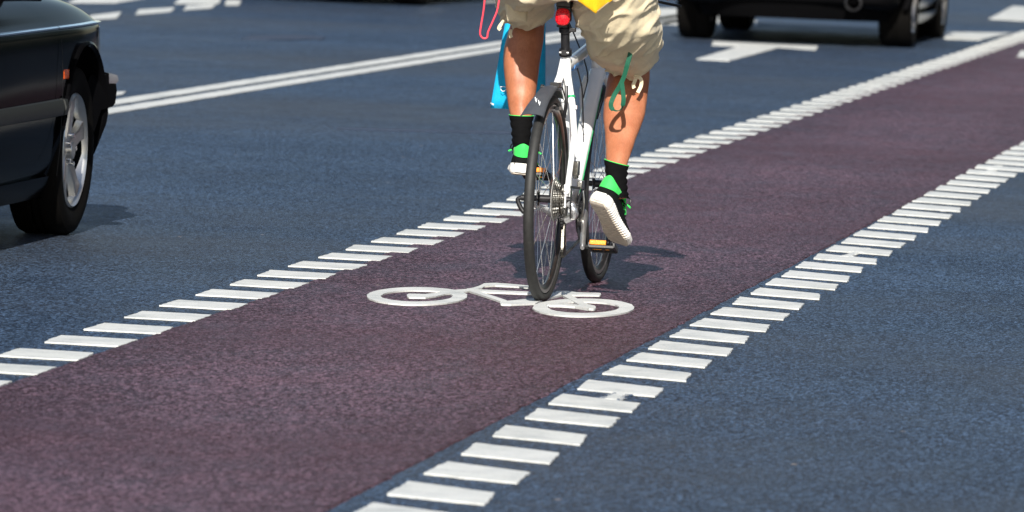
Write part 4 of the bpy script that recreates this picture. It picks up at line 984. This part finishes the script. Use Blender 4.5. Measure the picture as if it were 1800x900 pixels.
def make_car(name, label, origin, heading, p, group=None):
    """origin: ground point under the outer face of the front right wheel; x forward, right side is -y"""
    W = p['W']/2; t = thing(name, label, 'car', (0, 0, 0), PI/2-heading, group)
    f = V((math.sin(heading), math.cos(heading), 0)); l = V((-math.cos(heading), math.sin(heading), 0))
    t.location = V(origin) + l*(W-.035) - f*p['xf']
    body_bm, x0, x1 = car_body(p); r = p['r']; cut = []
    for x in (p['xf'], p['xf']-p['wb']):
        for s in (-1, 1):
            c = bmesh.new(); revolve(c, [(.0001, s*(W-.36)), (r+.06, s*(W-.36)), (r+.06, s*(W+.2)), (.0001, s*(W+.2))], 64, (x, 0, r+.02), close=False); cut.append(c)
    body_o = booled(body_bm, cut, p['paint'], 'body', t)
    for x in (p['xf'], p['xf']-p['wb']):
        for s in (-1, 1): car_wheel(t, x, s*(W-.035-p['tw']/2), r, p['tw'], p['spokes'], s)
    # black arch lips
    for x in (p['xf'], p['xf']-p['wb']):
        for s in (-1, 1):
            bm = bmesh.new(); R_ = []
            for k in range(33):
                a = math.radians(-8+196*k/32); R_.append([V((x+rr*math.cos(a), s*(yy-.10*max(0, .42-(r+.02+rr*math.sin(a)))/.27), r+.02+rr*math.sin(a))) for rr, yy in ((r+.052, W-.014), (r+.064, W-.002), (r+.072, W-.006), (r+.064, W-.05), (r+.052, W-.05))])
            rings(bm, R_); obj('wheel_arch', bm, p['lip'], t, angle=40)
    # cabin
    zc = p['zc']; bm = bmesh.new(); R_ = []; cx0, cx1 = x0+.55*p['ro'], p['xf']-.30
    for x, wt, z0, z1 in ((cx0, .80, zc+.10, zc+.13), (cx0+.35, .82, zc+.12, zc+.36), (cx0+.75, .83, zc+.12, zc+.52), (cx0+1.5, .84, zc+.12, zc+.56), (cx1-.85, .84, zc+.12, zc+.52), (cx1-.4, .83, zc+.11, zc+.30), (cx1, .80, zc+.10, zc+.12)):
        pr = [(0, z0), (wt*W, z0), (wt*W*.98, z0+(z1-z0)*.3), (wt*W*.84, z0+(z1-z0)*.88), (wt*W*.7, z1), (0, z1+.01)]
        R_.append([V((x, y, z)) for y, z in pr]+[V((x, -y, z)) for y, z in pr[::-1][1:-1]])
    rings(bm, R_); obj('window_glass', bm, M_GLASS, t, subsurf=2, angle=180)
    bm = bmesh.new(); R_ = []
    for x, z in ((cx0+.65, zc+.49), (cx0+.95, zc+.555), (cx0+1.5, zc+.585), (cx1-.9, zc+.555), (cx1-.72, zc+.50)):
        R_.append([V((x, y*W, z+dz)) for y, dz in ((-.74, -.06), (-.70, -.01), (-.45, .01), (0, .018), (.45, .01), (.70, -.01), (.74, -.06), (.6, -.05), (0, -.04), (-.6, -.05))])
    rings(bm, R_); obj('roof', bm, p['paint'], t, subsurf=2, angle=180)
    for s in (-1, 1):
        for xa, xb_ in ((cx1-.05, cx1-.8), (cx0+1.45, cx0+1.45), (cx0+.1, cx0+.65)):
            bm = bmesh.new(); tube(bm, [V((xa, s*.835*W, zc+.10)), V((xb_, s*.74*W, zc+.47))], [.04, .028], 8, flat=.5); obj('pillar', bm, p['paint'], t)
        bm = bmesh.new(); bmesh.ops.create_uvsphere(bm, u_segments=20, v_segments=14, radius=1, matrix=Matrix.Translation((cx1-.55, s*(W+.06), zc+.2)) @ Matrix.Diagonal((.06, .10, .065, 1))); tube(bm, [V((cx1-.55, s*(W*.84), zc+.15)), V((cx1-.55, s*W, zc+.19))], .02, 8); obj('door_mirror', bm, p['paint'], t)
    # bumpers
    for e, xe in ((1, x1), (-1, x0)):
        bm = bmesh.new(); R_ = []; n = 28
        for k in range(n+1):
            u = -1+2*k/n; y = u*(W+.012); back = .46*abs(u)**5+.05*abs(u)**2; x = xe+e*(.055-back)
            ins = e*-.12
            R_.append([V((x-e*.34, y*.84, .19)), V((x-e*.22, y*.88, .19)), V((x-e*.12, y*.94, .32)), V((x-e*.055, y*.965, .45)), V((x+e*.0, y, .462)), V((x+e*.028, y*1.005, .475)), V((x+e*.035, y*1.008, .52)), V((x+e*.022, y*1.004, .562)), V((x-e*.03, y*.985, .582)), V((x+ins, y*.93, .582))])
        rings(bm, R_); b_ = obj('bumper', bm, p['bump'], t, angle=40)
        bm = bmesh.new(); R_ = []
        for k in range(n+1):
            u = -1+2*k/n; y = u*(W+.014); back = .46*abs(u)**5+.05*abs(u)**2; x = xe+e*(.055-back)
            R_.append([V((x+e*.025, y*1.004, .548)), V((x+e*.034, y*1.012, .560)), V((x+e*.022, y*1.008, .580)), V((x-e*.03, y*.985, .588)), V((x-e*.02, y*.985, .55))])
        rings(bm, R_); obj('chrome_strip', bm, M_CHROME, b_, angle=40)
        # lamps in pairs
        for s in (-1, 1):
            bm = bmesh.new(); R_ = []
            for u in [.50+.47*k/8 for k in range(9)]:
                xx = xe-e*(.005+.30*u**5+.04*u); y = s*u*W*.93
                R_.append([V((xx+e*.012, y, .60)), V((xx+e*.02, y, .64)), V((xx, y, .70)), V((xx-e*.08, y*.97, .70)), V((xx-e*.08, y*.97, .58))])
            rings(bm, R_); obj('headlight' if e > 0 else 'tail_light', bm, M_LAMPGL if e > 0 else M_REDLENS, t, angle=40)
    bm = bmesh.new(); box(bm, (x1-.03, 0, .64), (.04, W*.8, .10)); gr = obj('grille', bm, M_BLACKPL, t, bevel=.006)
    for s in (-1, 1):
        # rub strips, sill, crease highlight, door gaps, indicator, handles
        for a, b in ((p['xf']-p['wb']+r+.10, p['xf']-.455), (p['xf']-.43, p['xf']-.385)):
            if p.get('rub'): bm = bmesh.new(); R_ = [[V((x, s*(W+dy), z)) for dy, z in ((-.014, .455), (.008, .462), (.014, .49), (.006, .517), (-.014, .52))] for x in (a, a+.01, (a+b)/2, b-.01, b)]; rings(bm, R_); obj('side_moulding', bm, M_TRIM, t, angle=40)
        if p.get('belt'):  # highlight along the shoulder crease, built as a thin chrome strip
            for a, b in ((p['xf']-p['wb']-.2, p['xf']-.45), (p['xf']-.438, x1-.30)):
                bm = bmesh.new(); n = 24; R_ = []
                for k in range(n+1):
                    x = a+(b-a)*k/n; tt = (x-x0)/(x1-x0); wt = interp([(0, .72), (.012, .84), (.035, .92), (.07, .955), (.2, .99), (.5, 1), (.8, .985), (.88, .965), (.93, .93), (.965, .86), (1, .7)], tt)*W
                    zz = min(zc, interp([(.88, zc), (.93, zc-.004), (.965, zc-.03), (1, zc-.2)], tt))
                    R_.append([V((x, s*(wt*.985+dy), zz+dz)) for dy, dz in ((-.02, -.006), (.001, -.004), (.003, .002), (-.006, .007), (-.03, .006))])
                rings(bm, R_); obj('crease_highlight', bm, M_CHROME, t, angle=60)
        bm = bmesh.new(); R_ = [[V((x, s*(W+dy), z)) for dy, z in ((-.12, .15), (-.085, .155), (-.062, .20), (-.055, .235), (-.10, .235))] for x in (p['xf']-p['wb']+r+.07, (2*p['xf']-p['wb'])/2, p['xf']-r-.07)]; rings(bm, R_); obj('sill', bm, p['bump'], t, angle=40)
        bm = bmesh.new(); R_ = [[V((p['xf']-.445+dx, s*(W*wy+.0015), z)) for z, wy in ((.24, .985), (.35, .995), (.5, .999), (.62, .996), (zc-.04, .985))] for dx in (0, .007)]; rings(bm, R_, close=False); obj('door_gap', bm, M_UNDER, t)
        if p.get('ind'):
            bm = bmesh.new(); box(bm, (p['xf']-.335, s*(W*.978), .605), (.085, .016, .036)); obj('side_indicator', bm, mat('indicator_lens', (.85, .12, .01), .25), t, bevel=.004)
        # mud flap in front of the door
        bm = bmesh.new(); R_ = []
        for k in range(13):
            a = math.radians(172+ (262-172)*k/12) if False else math.radians(150+75*k/12); rr = r+.075
            R_.append([V((p['xf']+rr*math.cos(a)-ex, s*(W+dy-.10*max(0, .42-max(.15, r+.02+rr*math.sin(a)))/.27), max(.15, r+.02+rr*math.sin(a)))) for ex, dy in ((0, -.03), (0, .004), (.055*math.sin(PI*k/12), -.001), (.055*math.sin(PI*k/12), -.03))])
        rings(bm, R_); obj('wheel_arch_flare', bm, p['lip'], t, angle=60)
    if p.get('exh'):
        for yy in p['exh']:
            bm = bmesh.new(); revolve(bm, [(.048, -.12), (.058, -.12), (.062, .03), (.05, .035), (.044, .0)], 32); bmesh.ops.rotate(bm, verts=bm.verts[:], cent=(0, 0, 0), matrix=Matrix.Rotation(PI/2, 3, 'Z')); bmesh.ops.translate(bm, verts=bm.verts[:], vec=V((x0+.0, yy, .33)))
            obj('exhaust_pipe', bm, M_BLACKMET, t, angle=40)
    bm = bmesh.new(); box(bm, ((x0+x1)/2, 0, .25), (x1-x0-.7, W*1.2, .07)); tube(bm, [V((x0+.3, -.2, .25)), V((x0+.8, -.2, .25))], .06, 12); obj('underbody', bm, M_UNDER, t, bevel=.01)
    for x in (p['xf'], p['xf']-p['wb']):
        bm = bmesh.new(); tube(bm, [V((x, -W+.2, r*.8)), V((x, W-.2, r*.8))], .035, 10); obj('axle', bm, M_UNDER, t)
    return t
carA = dict(L=4.6, W=1.76, zc=.775, xf=0, wb=2.68, ro=1.0, fo=.82, r=.312, tw=.205, spokes=5, paint=M_CARBLACK, lip=M_CARBLACK, bump=M_CARBLACK, rub=1, belt=1, ind=1)
g = ground(131, 413)
make_car('car', 'black car at the left edge with alloy front wheel, side moulding and small orange indicator', g, LANE, carA)
carB = dict(L=4.4, W=1.80, zc=.80, xf=0, wb=2.55, ro=.72, fo=.8, r=.325, tw=.245, spokes=5, paint=M_CARDARK, lip=M_CARDARK, bump=M_CARDARK, exh=(-.48, ), zb=.04)
gr_ = ground(1606, 84); hd = LANE-math.radians(.3)
car2 = make_car('car', 'black car ahead in the upper right with bright alloy wheels, seen low from behind', gr_+V((math.sin(hd), math.cos(hd), 0))*2.55, hd, carB)
def copy_tree(o, parent=None):
    c = o.copy(); C.objects.link(c); c.parent = parent
    for ch in [x for x in scn.collection.objects if x.parent == o and x is not c]: copy_tree(ch, c)
    return c
car3 = copy_tree(car2); car3['label'] = 'dark car cropped by the top edge, only its tyres and underside showing'
hd3 = LANE+PI+math.radians(9); f3 = V((math.sin(hd3), math.cos(hd3), 0)); c3 = ground(560, 2)
car3.rotation_euler = (0, 0, PI/2-hd3); car3.location = c3 - f3*.15

# ------------------------------------------------------------------ street fronts ahead on the right (seen in the car paint)
M_WALL = varied('brown_brick', (.24, .15, .10), .85, .25, 3); M_WALL2 = varied('green_grey_render', (.13, .17, .12), .85, .2, 2)
M_WIN = mat('window_pane', (.04, .05, .06), .08)
def building(label, n0, t0, length, depth, h, m):
    b = thing('building', label, 'building', LN*n0+LE*t0, -LANE)
    bm = bmesh.new(); box(bm, (depth/2, length/2, h/2), (depth, length, h)); box(bm, (depth/2-.1, length/2, h+.15), (depth+.6, length+.3, .3)); w = obj('wall', bm, m, b, smooth=False)
    for f in range(int(h/3.3)):
        for k in range(int(length/3)):
            bm = bmesh.new(); box(bm, (-.02, 1.5+k*3, 1.8+f*3.3), (.10, 1.3, 1.8)); obj('window', bm, M_WIN, b, smooth=False)
    return b
building('brown brick building with flat cornice standing right of the road ahead', 9, 30, 34, 10, 24, M_WALL)
building('green grey rendered building beside the brown brick one', 9, 65, 60, 10, 30, M_WALL2)
